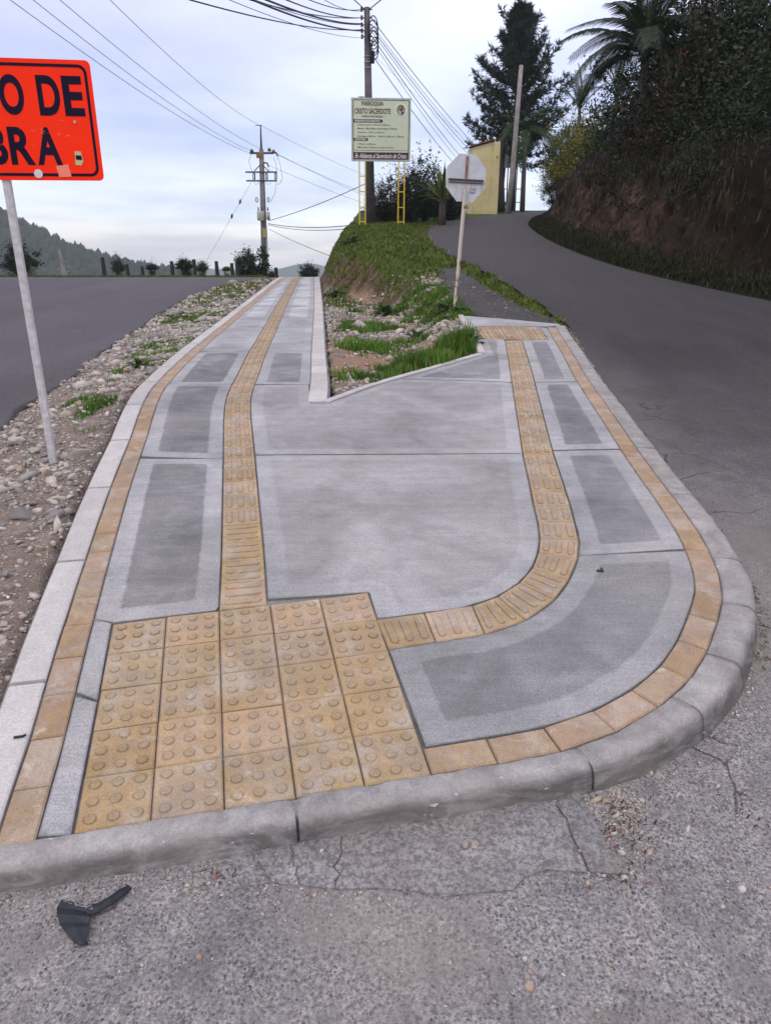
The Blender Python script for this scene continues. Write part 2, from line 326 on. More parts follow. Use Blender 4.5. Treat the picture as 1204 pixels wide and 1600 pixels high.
def mat_bark(name, c):
    m = NM(name, .9, .2); m.col(m.ramp(m.noise(6, 6, .7, m.mapv((3, 3, .6))), [(.3, tuple(x * .45 for x in c)), (.7, tuple(x * 1.3 for x in c))]))
    m.bump(m.noise(20, 5, .7, m.mapv((2, 2, .5))), .7, .02); return m.m
def mat_stone(name, tint=1.):
    m = NM(name, .85, .3); r = m.island(); o = m.oinfo()
    c = m.ramp(m.math('FRACT', m.math('ADD', r, m.math('MULTIPLY', o, 3.7))), [(0, (.16, .145, .14)), (.22, (.27, .245, .225)), (.5, (.42, .365, .31)), (.72, (.47, .43, .375)), (.88, (.33, .23, .165)), (1, (.56, .52, .46))])
    c = m.mix(1, c, m.ramp(m.noise(40, 5, .7), [(.3, .75 * tint), (.7, 1.3 * tint)]), 'MULTIPLY')
    c = m.mix(m.ramp(m.noise(14, 4, .6), [(.5, 0.), (.7, .5)]), c, (.24, .18, .135))
    m.col(c); m.bump(m.noise(60, 5, .7), .5, .004); return m.m

M = {}
M['panel'] = mat_panel(); M['kerb_new'] = mat_kerb('new_kerb_concrete', (.50, .462, .43), False)
M['kerb_old'] = mat_kerb('worn_kerb_concrete', (.35, .326, .308), True); M['mortar'] = mat_mortar()
M['tile'] = mat_tile('ochre_tile', (.395, .272, .145)); M['brick'] = mat_tile('ochre_brick', (.365, .250, .152))
M['worn'] = mat_tile('worn_ochre', (.355, .252, .142)); M['bar'] = mat_tile('worn_bar', (.355, .26, .158))
M['street'] = mat_street(); M['asph_l'] = mat_asphalt('left_asphalt', (.070, .060, .064), (.098, .084, .090))
M['asph_old'] = mat_asphalt('old_asphalt', (.026, .023, .022), (.085, .075, .068))
M['ground'] = mat_ground(); M['bank'] = mat_bank(); M['stone'] = mat_stone('stone')
M['stone_d'] = mat_stone('dark_stone', .55)
M['grass'] = mat_leaf('grass_blade', (.036, .105, .008), (.11, .23, .020), (.20, .17, .07), .3)
M['grass_hill'] = mat_leaf('hill_grass_blade', (.050, .088, .008), (.13, .165, .018), (.15, .13, .045), .25)
M['grass_dark'] = mat_leaf('bank_grass_blade', (.010, .016, .005), (.030, .034, .009), (.08, .055, .02), .2)
M['dry'] = mat_leaf('dry_grass', (.016, .012, .006), (.04, .030, .013), (.10, .075, .03), .2)
M['leaf_d'] = mat_leaf('dark_leaf', (.005, .010, .003), (.014, .026, .006), (.045, .060, .014), .1)
M['leaf_y'] = mat_leaf('yellow_leaf', (.040, .052, .010), (.12, .115, .018), (.40, .30, .03), .25)
M['leaf_r'] = mat_leaf('reddish_leaf', (.007, .010, .004), (.020, .022, .008), (.12, .04, .02), .12)
M['leaf_m'] = mat_leaf('mid_leaf', (.020, .045, .010), (.055, .10, .020), None, .2)
M['needle'] = mat_leaf('conifer_needle', (.006, .014, .008), (.016, .032, .015), None, .05)
M['palm'] = mat_leaf('palm_leaf', (.018, .038, .012), (.045, .075, .022), None, .2)
M['palm_g'] = mat_leaf('grey_palm_leaf', (.014, .024, .012), (.045, .060, .032), None, .15)
M['yucca'] = mat_leaf('yucca_leaf', (.06, .08, .02), (.20, .19, .05), (.28, .24, .08), .2)
M['bark'] = mat_bark('bark', (.09, .07, .055)); M['palmbark'] = mat_bark('palm_bark', (.12, .105, .09))
M['bamboo'] = mat_bark('pale_pole_wood', (.30, .27, .24))

# ------------------------------------------------------------------ levels of the place (metres; street at the camera's feet = 0)
LOW = [(0, -1.687), (2.45, -1.343), (2.75, -1.307), (5.6, -1.022), (6.1, -.994), (7.4, -.951), (11.4, -.831), (17, -.63), (21.5, -.455), (23.2, -.425), (25, -.45), (30, -.68), (40, -1.5), (80, -6), (200, -30), (9000, -31)]
HIS = [(0, -1.687), (2.45, -1.343), (2.75, -1.307), (5.6, -1.022), (6.1, -.983), (8.7, -.80), (12, -.48)]
ROADR = [(-60, -7.7), (46, 2.9), (52, 3.3), (60, 3.5), (80, 3.2), (120, 0), (300, -30), (9000, -31)]
LOWR = [(-60, -7.7), (4.8, -1.22), (5.6, -1.15), (7.4, -1.06), (11.4, -.93), (17, -.70), (21.5, -.49), (23.4, -.445), (25, -.46), (30, -.68), (40, -1.5), (80, -6), (200, -30), (9000, -31)]
XB = [(0, .4), (6, .4), (9, .7), (12, .75), (14, .3), (16, -.5), (18, -1.2), (22, -1.65), (30, -1.8), (80, -2)]
WB = [(0, 2.), (6, 2.), (9, .9), (12, .7), (15, .9), (20, .7), (30, .7)]
def I(y, P): return np.interp(y, [p[0] for p in P], [p[1] for p in P])
def ss(t): t = np.clip(t, 0, 1); return t * t * (3 - 2 * t)
def S(x, y):
    x = np.asarray(x, float); y = np.asarray(y, float); a = I(y, LOW); b = I(y, HIS)
    return np.where(y < 5.6, a, a + (b - a) * ss((x + .6) / 2.1)) + EYE
def T(x, y):
    x = np.asarray(x, float); y = np.asarray(y, float); lo, hi = I(y, LOWR), I(y, ROADR)
    wd = ss((x - I(y, XB)) / I(y, WB) + .5)
    return np.where(y < 4.8, hi, lo + (hi - lo) * wd) + EYE + (.014 - .012 * ss((x - .3) / .6)) * ss((4.5 - y) / 2)
def P3(p): return (p[0], p[1], p[2] + EYE)

class Path:
    def __init__(s, pts, step=.02):
        P = [Vector((*p, 0)) for p in pts]; P = [P[0] * 2 - P[1]] + P + [P[-1] * 2 - P[-2]]; o = []
        for a, b, c, d in zip(P, P[1:], P[2:], P[3:]):
            n = max(2, int((c - b).length / step))
            for i in range(n):
                t = i / n; o.append(.5 * ((2 * b) + (c - a) * t + (2 * a - 5 * b + 4 * c - d) * t * t + (3 * b - a - 3 * c + d) * t ** 3))
        o.append(P[-2]); s.p = np.array([(v.x, v.y) for v in o]); d = np.linalg.norm(np.diff(s.p, axis=0), axis=1)
        s.s = np.concatenate([[0], np.cumsum(d)]); s.L = s.s[-1]
    def at(s, q, off=0.):
        q = np.asarray(q, float); f = lambda v: np.stack([np.interp(v, s.s, s.p[:, 0]), np.interp(v, s.s, s.p[:, 1])], -1)
        t = f(np.minimum(q + .04, s.L)) - f(np.maximum(q - .04, 0)); t /= np.linalg.norm(t, axis=-1, keepdims=True)
        return f(q) + np.stack([t[..., 1], -t[..., 0]], -1) * np.asarray(off)[..., None]      # positive = right of travel
    def s_at_y(s, y): return float(s.s[np.argmin(abs(s.p[:, 1] - y))])
LKB = Path([(-1.035, 1.47), (-1.066, 1.612), (-1.122, 1.915), (-1.208, 2.295), (-1.289, 2.681), (-1.367, 3.036), (-1.547, 3.888), (-1.70, 4.695), (-1.866, 5.515), (-1.99, 6.331), (-2.16, 8.085), (-2.37, 11.038), (-2.59, 14.464), (-2.946, 20.304), (-3.12, 24), (-3.3, 28)])
RKB = Path([(.137, 1.776), (.328, 1.817), (.518, 1.862), (.708, 1.937), (.89, 2.05), (1.045, 2.181), (1.18, 2.346), (1.305, 2.547), (1.406, 2.737), (1.468, 2.93), (1.512, 3.148), (1.54, 3.351), (1.557, 3.582), (1.572, 3.80), (1.589, 4.141), (1.619, 4.561), (1.660, 5.068), (1.701, 5.612), (1.776, 6.393), (1.889, 7.295), (2.016, 8.383), (2.10, 9.15)])
SL = Path([(-.575, 2.648), (-.665, 3.13), (-.77, 3.66), (-.912, 4.38), (-1.10, 5.33), (-1.185, 5.90), (-1.272, 6.8), (-1.39, 7.95), (-1.51, 9.35), (-1.80, 12.6), (-2.09, 15.985), (-2.50, 21.104), (-2.70, 24.5), (-2.9, 28)])
PR = Path([(-.456, 5.60), (-.504, 6.36), (-.665, 8.133), (-.88, 10.621), (-1.22, 14.5), (-1.705, 19.802), (-2.08, 24), (-2.44, 28)])
BTL, BTR, BBR, BBL = (-1.065, 2.53), (-.073, 2.752), (.137, 1.776), (-.847, 1.573)
SRo = [(.012, 2.368), (.189, 2.414), (.38, 2.462), (.553, 2.558), (.693, 2.698), (.79, 2.857), (.872, 3.044), (.928, 3.24), (.953, 3.439), (.978, 3.636), (1.016, 4.011), (1.06, 4.461), (1.118, 4.952), (1.22, 5.782), (1.352, 6.797), (1.53, 8.3)]
SRi = [(-.038, 2.558), (.155, 2.602), (.352, 2.653), (.465, 2.724), (.571, 2.831), (.652, 2.962), (.709, 3.112), (.745, 3.26), (.770, 3.439), (.787, 3.636), (.826, 4.011), (.870, 4.461), (.929, 4.952), (1.029, 5.783), (1.159, 6.807), (1.345, 8.307)]
PSo, PSi = Path(SRo), Path(SRi)
WEDGE = [(-.442, 5.56), (-.011, 6.283), (.473, 6.92), (1.00, 7.54)]

def pip(x, y, poly):
    x = np.asarray(x, float); y = np.asarray(y, float); ins = np.zeros(x.shape, bool); n = len(poly)
    for i in range(n):
        (x1, y1), (x2, y2) = poly[i], poly[(i + 1) % n]
        if y1 == y2: continue
        c = ((y1 > y) != (y2 > y)) & (x < (x2 - x1) * (y - y1) / (y2 - y1) + x1); ins ^= c
    return ins
def pdist(x, y, pts, closed=False):
    x = np.asarray(x, float); y = np.asarray(y, float); d = np.full(x.shape, 1e9); n = len(pts)
    for i in range(n if closed else n - 1):
        (x1, y1), (x2, y2) = pts[i], pts[(i + 1) % n]; dx, dy = x2 - x1, y2 - y1; L = dx * dx + dy * dy + 1e-12
        t = np.clip(((x - x1) * dx + (y - y1) * dy) / L, 0, 1); d = np.minimum(d, np.hypot(x - x1 - t * dx, y - y1 - t * dy))
    return d

# ------------------------------------------------------------------ roads
EDGE_L = [(-60, -1.9), (-3, -1.75), (1.0, -1.95), (2.5, -2.3), (4, -2.62), (5.233, -2.86), (6.324, -3.02), (7.388, -3.14), (9.074, -3.42), (13.2, -4.0), (16.9, -4.33), (19.4, -4.28), (20.9, -4.1), (22.1, -3.88), (24, -3.6), (28, -3.65), (40, -4), (200, -8)]
def grid_sheet(name, xs, ys, zf, mat, parent=None):
    X, Y = np.meshgrid(xs, ys) if xs.ndim == 1 else (xs, ys)
    Z = zf(X, Y); V = np.stack([X, Y, Z], -1).reshape(-1, 3); nx = X.shape[1]; ny = X.shape[0]
    a = (np.arange(ny - 1)[:, None] * nx + np.arange(nx - 1)).ravel()
    return ob(name, np_mesh(name, V, np.stack([a, a + 1, a + nx + 1, a + nx], 1), mat, True), parent)
yy = np.concatenate([np.arange(-40, 1, 2.), np.arange(1, 26, .06), np.arange(26, 60, 1.)])
jag = np.array([mnoise.noise(Vector((v * 2.3, 1.7, 0))) * .07 + mnoise.noise(Vector((v * 9, 5.7, 0))) * .035 for v in yy])
off = np.concatenate([[0, .012, .05, .12, .25, .5], np.linspace(1, 34, 34)])
XL = (I(yy, EDGE_L) + jag)[:, None] - off[None]; YL = np.repeat(yy[:, None], len(off), 1)
def zl(X, Y):
    z = T(X, Y) + .0; z[:, 0] -= .05; return z
tag(grid_sheet('left_road', XL, YL, zl, M['asph_l']), kind='structure')
HL = [(2.3, 9.3), (2.30, 10.17), (2.211, 12.425), (1.903, 15.754), (1.608, 17.998), (1.25, 22.237), (1.32, 26.0), (1.80, 30.3), (2.768, 34.1), (4.9, 38.8), (8.502, 45.0), (14, 51), (22, 57)]
HR = [(6.45, 9.3), (6.15, 10.4), (5.45, 12.9), (4.95, 15.6), (4.79, 18.8), (4.90, 23.0), (5.25, 27.5), (5.85, 32.0), (7.0, 36.6), (9.3, 41.2), (13, 45.5), (18, 50), (26, 56)]
PHL, PHR = Path(HL, .1), Path(HR, .1)
# street: flat apron round the kerb, running on as the hill road
ys_ = np.concatenate([np.arange(-40, -2, 2.), np.arange(-2, 9.31, .08)]); ys_[-1] = 9.3
xs_ = np.concatenate([[-1.9, -1.7, -1.5, -1.3], np.arange(-1.2, 2.6, .08), np.arange(2.7, 11, .3)])
X, Y = np.meshgrid(xs_, ys_); X = X.copy()
nr = 60; q = np.linspace(0, 1, nr)[1:] ** 1.3
A = PHL.at(q * PHL.L); B = PHR.at(q * PHR.L); tt = np.linspace(0, 1, 24)
ZS = T(X, Y); ZS = np.where((X < 1.3 - .0 * Y) & (Y > 5), ZS - .4, ZS)
V1 = np.stack([X, Y, ZS], -1).reshape(-1, 3)
nx = len(xs_); a = (np.arange(len(ys_) - 1)[:, None] * nx + np.arange(nx - 1)).ravel(); F1 = np.stack([a, a + 1, a + nx + 1, a + nx], 1)
A = np.vstack([[HL[0]], A]); B = np.vstack([[HR[0]], B])
jl = np.array([mnoise.noise(Vector((p[1] * 1.3, 9, 0))) * .12 + mnoise.noise(Vector((p[1] * 5, 4, 0))) * .05 for p in A])
XX = A[:, 0][:, None] * (1 - tt) + B[:, 0][:, None] * tt; YY = A[:, 1][:, None] * (1 - tt) + B[:, 1][:, None] * tt
XX[:, 0] += jl; ZZ = T(XX, YY) + .002 * ss((YY - 9.3) / 2) + .04 * np.sin(tt * math.pi)[None] * ss((YY - 9.6) / 6)
V2 = np.stack([XX, YY, ZZ], -1).reshape(-1, 3); a = (np.arange(len(A) - 1)[:, None] * 24 + np.arange(23)).ravel() + len(V1)
F2 = np.stack([a, a + 1, a + 25, a + 24], 1)
tag(ob('street', np_mesh('street', np.vstack([V1, V2]), np.vstack([F1, F2]), M['street'], True, attr={'kd': pdist(np.vstack([V1, V2])[:, 0], np.vstack([V1, V2])[:, 1], [BBL, BBR] + [tuple(RKB.at(v)) for v in np.linspace(.1, RKB.L, 40)])})), kind='structure')

# ------------------------------------------------------------------ ground
kerb_out = [tuple(LKB.at(v, -.13)) for v in np.linspace(0, LKB.L, 60)]
pr_out = [tuple(PR.at(v, .02)) for v in np.linspace(0, PR.L, 40)]
rk_out = [tuple(RKB.at(v, .085)) for v in np.linspace(0, RKB.L, 50)]
base_poly = [(-1.16, 1.50)] + [tuple(p) for p in [(-.847, 1.560)]] + rk_out + [(2.20, 9.42), (1.35, 9.95), (1.02, 10.22), (1.0, 7.56)] + WEDGE[::-1][1:] + pr_out + kerb_out[::-1][:-1]
def zones(x, y):
    xl = I(y, EDGE_L); xk = np.interp(y, [p[1] for p in kerb_out], [p[0] for p in kerb_out])
    verge = (x > xl) & (x < xk) & (y > 1.2) & (y < 24.5)
    xp = np.interp(y, [p[1] for p in pr_out], [p[0] for p in pr_out]); yw = np.interp(x, [p[0] for p in WEDGE], [p[1] for p in WEDGE])
    xr = np.interp(y, [7.5, 10.2, 10.3, 11.7, 15.75, 17], [1.0, 1.02, 1.16, 1.0, 1.03, 1.2])
    wedge = (x > xp) & (y > yw + .02) & (x < xr) & (y < 15.5) & (x > -3)
    return verge, wedge
blobs = [(-2.56, 7.5, .33, 1.), (-2.3, 5.75, .28, .8), (-2.5, 6.1, .25, .6), (-2.75, 9.2, .45, .8), (-2.55, 8.4, .3, .6), (-3.5, 15.2, 1.0, .8), (-3.7, 18, 1.2, 1.2), (-3.3, 12.5, .7, .7), (-3.9, 19.5, 1.2, 1.2), (-3.4, 16.2, .9, 1.0), (-2.0, 5.6, .2, .5), (-3.0, 20.5, .8, .9),
         (.75, 8.05, .40, 1.3), (.9, 8.25, .32, 1.5), (.35, 7.5, .38, 1.1), (.55, 7.3, .3, 1.1), (.05, 6.9, .32, .8), (-.22, 6.9, .30, .7), (.1, 7.3, .35, .9), (-.05, 6.55, .22, .6), (-.05, 9.1, .45, .9), (-.35, 8.9, .35, .9), (-.3, 11.2, .55, .8), (-.5, 10.6, .35, .7),
         (.35, 9.6, .3, .5), (1.0, 10.4, .35, 1.2), (.85, 11.3, .45, 1.1), (.75, 12.4, .5, 1.), (-.5, 13.9, .5, .6), (-.9, 14.6, .6, 1.), (.4, 13.4, .6, .9), (-.2, 14.2, .5, .8), (.6, 14.6, .8, 1.), (-1.2, 16.2, .8, 1.)]
def grassmask(x, y):
    g = np.zeros(np.shape(x))
    for bx, by, br, d in blobs: g = np.maximum(g, d * np.clip(1.25 - np.hypot(x - bx, (y - by) * .8) / br, 0, 1))
    hl = np.interp(y, [p[1] for p in HL], [p[0] for p in HL]); g = np.where((y > 14.8) & (x < hl + .1) & (x > I(y, XB) - .1), np.maximum(g, 1.1), g)
    g = np.where((y > 9.6) & (y < 16) & (x > hl - .38 - .03 * (y - 9.6)) & (x < hl + .1), np.maximum(g, 1.), g)
    g = np.where((y > 26) | (x < -5), 1.0, g); return g
xs = np.unique(np.concatenate([np.linspace(-1500, -60, 16), np.arange(-60, -8, 3.), np.arange(-8, -4.4, .3), np.arange(-4.4, 2.6, .07), np.arange(2.6, 12, .4), np.arange(12, 60, 4.), np.linspace(60, 1500, 16)]))
ys = np.unique(np.concatenate([np.arange(-40, 1, 2.5), np.arange(1, 18, .08), np.arange(18, 34, .2), np.arange(34, 60, 1.), np.arange(60, 200, 12), np.linspace(200, 4000, 16)]))
X, Y = np.meshgrid(xs, ys); Z = T(X, Y)
dsw = pdist(X, Y, base_poly, True); ins = pip(X, Y, base_poly); vg, wg = zones(X, Y)
soilside = (vg | wg)
w1 = ss(dsw / .75); Z = np.where(soilside & (Y < 26), (S(X, Y) - .035) * (1 - w1) + (Z - .015) * w1, Z - .035)
Z = np.where(ins & (dsw > .02), T(X, Y) - .25, Z)
hlx = np.interp(Y, [p[1] for p in HL], [p[0] for p in HL]); hrx = np.interp(Y, [p[1] for p in HR], [p[0] for p in HR])
onroad = (Y > 9) & (X > hlx + .15) & (X < hrx) & (Y < 60); Z = np.where(onroad, Z - .12, Z)
nz = np.zeros(X.shape); idx = np.argwhere((Y > 1) & (Y < 40) & (X > -16) & (X < 4) & ~onroad)
for i, j in idx:
    v = Vector((X[i, j], Y[i, j], 0)); soft = min(1., dsw[i, j] / .3)
    n_ = mnoise.fractal(v * 1.7, 1., 2., 4) * .030 * soft + mnoise.noise(v * 9) * .009 * soft
    if Y[i, j] > 13 and X[i, j] > -2.4: n_ += mnoise.fractal(v * 1.1 + Vector((3, 3, 0)), 1., 2., 5) * .11 * min(1, (Y[i, j] - 13) / 2) * soft
    if not soilside[i, j] and X[i, j] < hlx[i, j] and Y[i, j] < 14.8 and Y[i, j] < 1.3: n_ = 0
    nz[i, j] = n_
leftroad = (X < I(Y, EDGE_L) - .05) & (Y < 30); Z = np.where(leftroad, T(X, Y) - .06, Z + nz)
# the mound swells up a little behind the gravel, with an eroded face towards the path
Z += np.where((Y > 14.6) & (Y < 32), .22 * np.exp(-((X + .2) / 1.1) ** 2) * ss((Y - 14.6) / 1.6) * ss((32 - Y) / 6), 0)
ny, nx = X.shape; a = (np.arange(ny - 1)[:, None] * nx + np.arange(nx - 1)).ravel()
ground = ob('ground', np_mesh('ground', np.stack([X, Y, Z], -1).reshape(-1, 3), np.stack([a, a + 1, a + nx + 1, a + nx], 1), M['ground'], True, attr={'grass': grassmask(X, Y).ravel(), 'ora': np.clip(1.15 - pdist(X, Y, [(-.62, 7.4), (-.1, 7.95), (.5, 8.6), (.98, 9.0)]) / .42, 0, 1).ravel()}))
tag(ground, kind='structure')
GX, GY, GZ = xs, ys, Z
def gz(x, y):
    i = np.clip(np.searchsorted(GX, x) - 1, 0, len(GX) - 2); j = np.clip(np.searchsorted(GY, y) - 1, 0, len(GY) - 2)
    u = (x - GX[i]) / (GX[i + 1] - GX[i]); v = (y - GY[j]) / (GY[j + 1] - GY[j])
    return (GZ[j, i] * (1 - u) + GZ[j, i + 1] * u) * (1 - v) + (GZ[j + 1, i] * (1 - u) + GZ[j + 1, i + 1] * u) * v

# strip of old broken asphalt left beside the hill road
pp = [(1.03, 15.6), (1.50, 15.75), (1.62, 14.2), (1.78, 12.4), (1.95, 10.9), (2.2, 9.9), (2.25, 9.45), (1.9, 9.55), (1.4, 9.95), (1.10, 10.3), (1.02, 11.7), (1.0, 13.4)]
def poly_sheet(name, poly, g, zf, mats, thick=.04, parent=None, tone=None, jagged=0, round_=.002, gy=None):
    bm = bmesh.new(); pts = []
    for (x1, y1), (x2, y2) in zip(poly, poly[1:] + poly[:1]):
        L = math.hypot(x2 - x1, y2 - y1); n = max(1, int(L / g)) if jagged else 1
        for i in range(n):
            t = i / n; x, y = x1 + (x2 - x1) * t, y1 + (y2 - y1) * t
            if jagged: x += mnoise.noise(Vector((x * 11, y * 11, 3))) * jagged; y += mnoise.noise(Vector((x * 11, y * 11, 9))) * jagged
            pts.append((x, y))
    f = bm.faces.new([bm.verts.new((x, y, 0)) for x, y in pts])
    if f.normal.z < 0 or sum(a[0] * b[1] - b[0] * a[1] for a, b in zip(pts, pts[1:] + pts[:1])) < 0: bmesh.ops.reverse_faces(bm, faces=[f])
    x0, x1 = min(p[0] for p in pts), max(p[0] for p in pts); y0, y1 = min(p[1] for p in pts), max(p[1] for p in pts)
    def cuts(a, b, st, extra=()):
        c = [a + st * (i + .5) for i in range(int((b - a) / st))]; return c + [e for e in extra if a < e < b]
    for c in cuts(x0, x1, g): bmesh.ops.bisect_plane(bm, geom=bm.verts[:] + bm.edges[:] + bm.faces[:], plane_co=(c, 0, 0), plane_no=(1, 0, 0), dist=1e-5)
    for c in cuts(y0, y1, gy or g, (2.45, 2.75, 5.6, 6.1, 7.4, 8.7, 11.4, 17, 21.5, 23.2)): bmesh.ops.bisect_plane(bm, geom=bm.verts[:] + bm.edges[:] + bm.faces[:], plane_co=(0, c, 0), plane_no=(0, 1, 0), dist=1e-5)
    bmesh.ops.triangulate(bm, faces=bm.faces[:])
    bv0 = {v for e in bm.edges if e.is_boundary for v in e.verts}; pk = [f for f in bm.faces if all(v in bv0 for v in f.verts) and f.calc_area() > 1e-5]
    if pk:
        r_ = bmesh.ops.poke(bm, faces=pk)
    bm.verts.index_update(); bm.verts.ensure_lookup_table()
    bd = [e for e in bm.edges if e.is_boundary]; bdv = {v for e in bd for v in e.verts}
    xy = np.array([(v.co.x, v.co.y) for v in bm.verts]); ed = pdist(xy[:, 0], xy[:, 1], pts, True); zz = zf(xy[:, 0], xy[:, 1])
    nt_ = len(bm.verts)
    for v, z in zip(list(bm.verts), zz): v.co.z = z - (round_ if v in bdv else 0)
    r = bmesh.ops.extrude_edge_only(bm, edges=bd); nv = [v for v in r['geom'] if isinstance(v, bmesh.types.BMVert)]
    for v in nv: v.co.z -= thick
    bm.verts.index_update(); me = bpy.data.meshes.new(name); bm.to_mesh(me); n2 = len(bm.verts); bm.free()
    at = me.attributes.new('edge', 'FLOAT', 'POINT'); at.data.foreach_set('value', np.concatenate([ed, np.zeros(n2 - nt_)]).astype(np.float32))
    for m_ in mats: me.materials.append(m_)
    o = ob(name, me, parent)
    if tone: o.color = tone if len(tone) == 4 else (*tone, 1)
    return o
tag(poly_sheet('old_asphalt_strip', pp, .12, lambda x, y: np.where(y < 10.3, np.maximum(T(x, y) + .012, S(x, y) - .02), T(x, y) + .012), [M['asph_old']], .08, jagged=.06), kind='structure')

# ------------------------------------------------------------------ sidewalk with its pieces
side = poly_sheet('sidewalk', [tuple(p) for p in base_poly], .14, lambda x, y: S(x, y) - .012, [M['mortar']], .22)
tag(side, kind='structure')
GAP = .004
def offs(path, y0, y1, off, step=.15):
    s0, s1 = path.s_at_y(y0), path.s_at_y(y1); n = max(2, int(abs(s1 - s0) / step)); return [tuple(path.at(v, off)) for v in np.linspace(s0, s1, n)]
BI = .110 + GAP          # inner side of the left bricks
dk, md, lt, vl = (.185, .178, .176), (.235, .227, .226), (.300, .277, .272), (.315, .308, .305)
hw = .0955 + GAP
panels = []
blk_top = lambda x: BTL[1] + (BTR[1] - BTL[1]) * (x - BTL[0]) / (BTR[0] - BTL[0])
J = lambda x: 4.33 + (x + 1.5) * .055     # cross joint between the panels
panels.append((offs(LKB, 2.545, 4.32, BI) + offs(SL, 4.35, 2.66, -hw) + [(-.684, 2.622), (-1.066, 2.538)], dk, .022))
panels.append((offs(LKB, 1.535, 2.095, BI) + [(-.968, 2.088), (BBL[0] - .006, BBL[1] - .004)], md, .025))
panels.append((offs(LKB, 2.105, 2.535, BI) + [(BTL[0] - .006, 2.532), (-.970, 2.098)], md, .025))
panels.append((offs(SL, 2.68, 4.38, hw) + [(.82, 4.43)] + offs(PSi, 4.43, 2.66, -GAP * 1.5, .08)[:-1] + [(x, y) for x, y in [(.30, 2.640), (.155, 2.608), (-.032, 2.564), (-.068, 2.758)]], lt, .035))
so_ = [tuple(p) for p in PSo.at(np.linspace(0, PSo.s_at_y(3.075), 22), GAP)]
ri = [tuple(p) for p in RKB.at(np.linspace(.03, RKB.s_at_y(3.10), 26), -.112)]
panels.append(([(.125, 1.888)] + ri[1:] + so_[::-1], (.195, .191, .190, .55), .026))
panels.append(([tuple(p) for p in RKB.at(np.linspace(RKB.s_at_y(3.12), RKB.s_at_y(4.50), 12), -.112)] + [tuple(p) for p in PSo.at(np.linspace(PSo.s_at_y(4.475), PSo.s_at_y(3.09), 12), GAP)], (.195, .190, .190, .85), .024))
panels.append(([tuple(p) for p in RKB.at(np.linspace(RKB.s_at_y(4.515), RKB.s_at_y(6.24), 12), -.112)] + [tuple(p) for p in PSo.at(np.linspace(PSo.s_at_y(6.24), PSo.s_at_y(4.49), 12), GAP)], (.19, .186, .187), .03))
panels.append(([tuple(p) for p in RKB.at(np.linspace(RKB.s_at_y(6.255), RKB.s_at_y(9.1), 14), -.112)] + [(1.90, 9.20), (1.84, 8.33), (1.54, 8.31)] + [tuple(p) for p in PSo.at(np.linspace(PSo.s_at_y(8.27), PSo.s_at_y(6.255), 14), GAP)], (.185, .182, .185), .06))
panels.append((offs(SL, 4.40, 6.20, hw) + [(-.66, 6.22), (-.575, 5.545), (-.44, 5.545), (-.02, 6.25), (.13, 6.44), (1.06, 6.25)] + [tuple(p) for p in PSi.at(np.linspace(PSi.s_at_y(6.2), PSi.s_at_y(4.45), 12), -GAP)], (.285, .265, .262), .05))
panels.append(([(.14, 6.455), (.49, 6.91), (1.015, 7.55), (1.06, 8.46), (1.34, 8.40)] + [tuple(p) for p in PSi.at(np.linspace(PSi.s_at_y(8.25), PSi.s_at_y(6.27), 12), -GAP)], (.21, .206, .208), .06))
panels.append(([(1.05, 8.48), (1.12, 9.28), (1.97, 9.22), (2.19, 9.30), (2.18, 9.40), (1.34, 9.90), (1.06, 10.15)], (.33, .33, .335), .10))
jy = [6.24, 8.10, 9.9, 11.7, 13.6, 15.5, 17.4, 19.3, 21.2, 23.1, 25, 26.5]
prev = 4.36
for i, y in enumerate([4.345] + jy[:-1]):
    y1 = ([4.345] + jy)[i + 1]; far = i >= 2
    t1 = (dk, (.165, .163, .166), vl, (.30, .295, .295), vl, (.29, .285, .285))[min(i, 5)] if i < 4 else (.44, .435, .43)
    panels.append((offs(LKB, y + .01, y1 - .01, BI, .3) + offs(SL, y1, y + .01, -hw, .3), t1, .03 if i < 1 else .05 if i < 2 else .16))
    if i >= 1: panels.append((offs(SL, y + .01, y1 - .01, hw, .3) + offs(PR, y1, y + .01, -.155, .3), (.20, .197, .20) if i == 1 else t1, .05 if i < 2 else .16))
for poly, tone, g in panels:
    poly_sheet('concrete_panel', [tuple(map(float, p)) for p in poly], g, lambda x, y: S(x, y), [M['panel']], .05, side, tone)

# a piece laid between four plan corners; u to the right, v away
def quadmap(c00, c10, c11, c01, u, v):
    c = [np.array(k) for k in (c00, c10, c11, c01)]; u = np.asarray(u)[..., None]; v = np.asarray(v)[..., None]
    return c[0] * (1 - u) * (1 - v) + c[1] * u * (1 - v) + c[2] * u * v + c[3] * (1 - u) * v
def lay(name, cs, U, V_, H, faces, mats, midx, zoff=0., smooth=False, rim=None):
    xy = quadmap(*cs, U, V_); z = S(xy[:, 0], xy[:, 1]) + np.asarray(H) + zoff
    return ob(name, np_mesh(name, np.column_stack([xy, z]), faces, mats, smooth, midx), side)
def box_geo(bu, bv, h=.005, dep=.04):
    a = [(0, 0), (1, 0), (1, 1), (0, 1)]; b = [(bu, bv), (1 - bu, bv), (1 - bu, 1 - bv), (bu, 1 - bv)]
    U = [p[0] for p in b + a + a]; V = [p[1] for p in b + a + a]; H = [0] * 4 + [-h] * 4 + [-dep] * 4
    F = [[0, 1, 2, 3]] + [[4 + i, 4 + (i + 1) % 4, (i + 1) % 4, i] for i in range(4)] + [[8 + i, 8 + (i + 1) % 4, 4 + (i + 1) % 4, 4 + i] for i in range(4)]
    return U, V, H, F
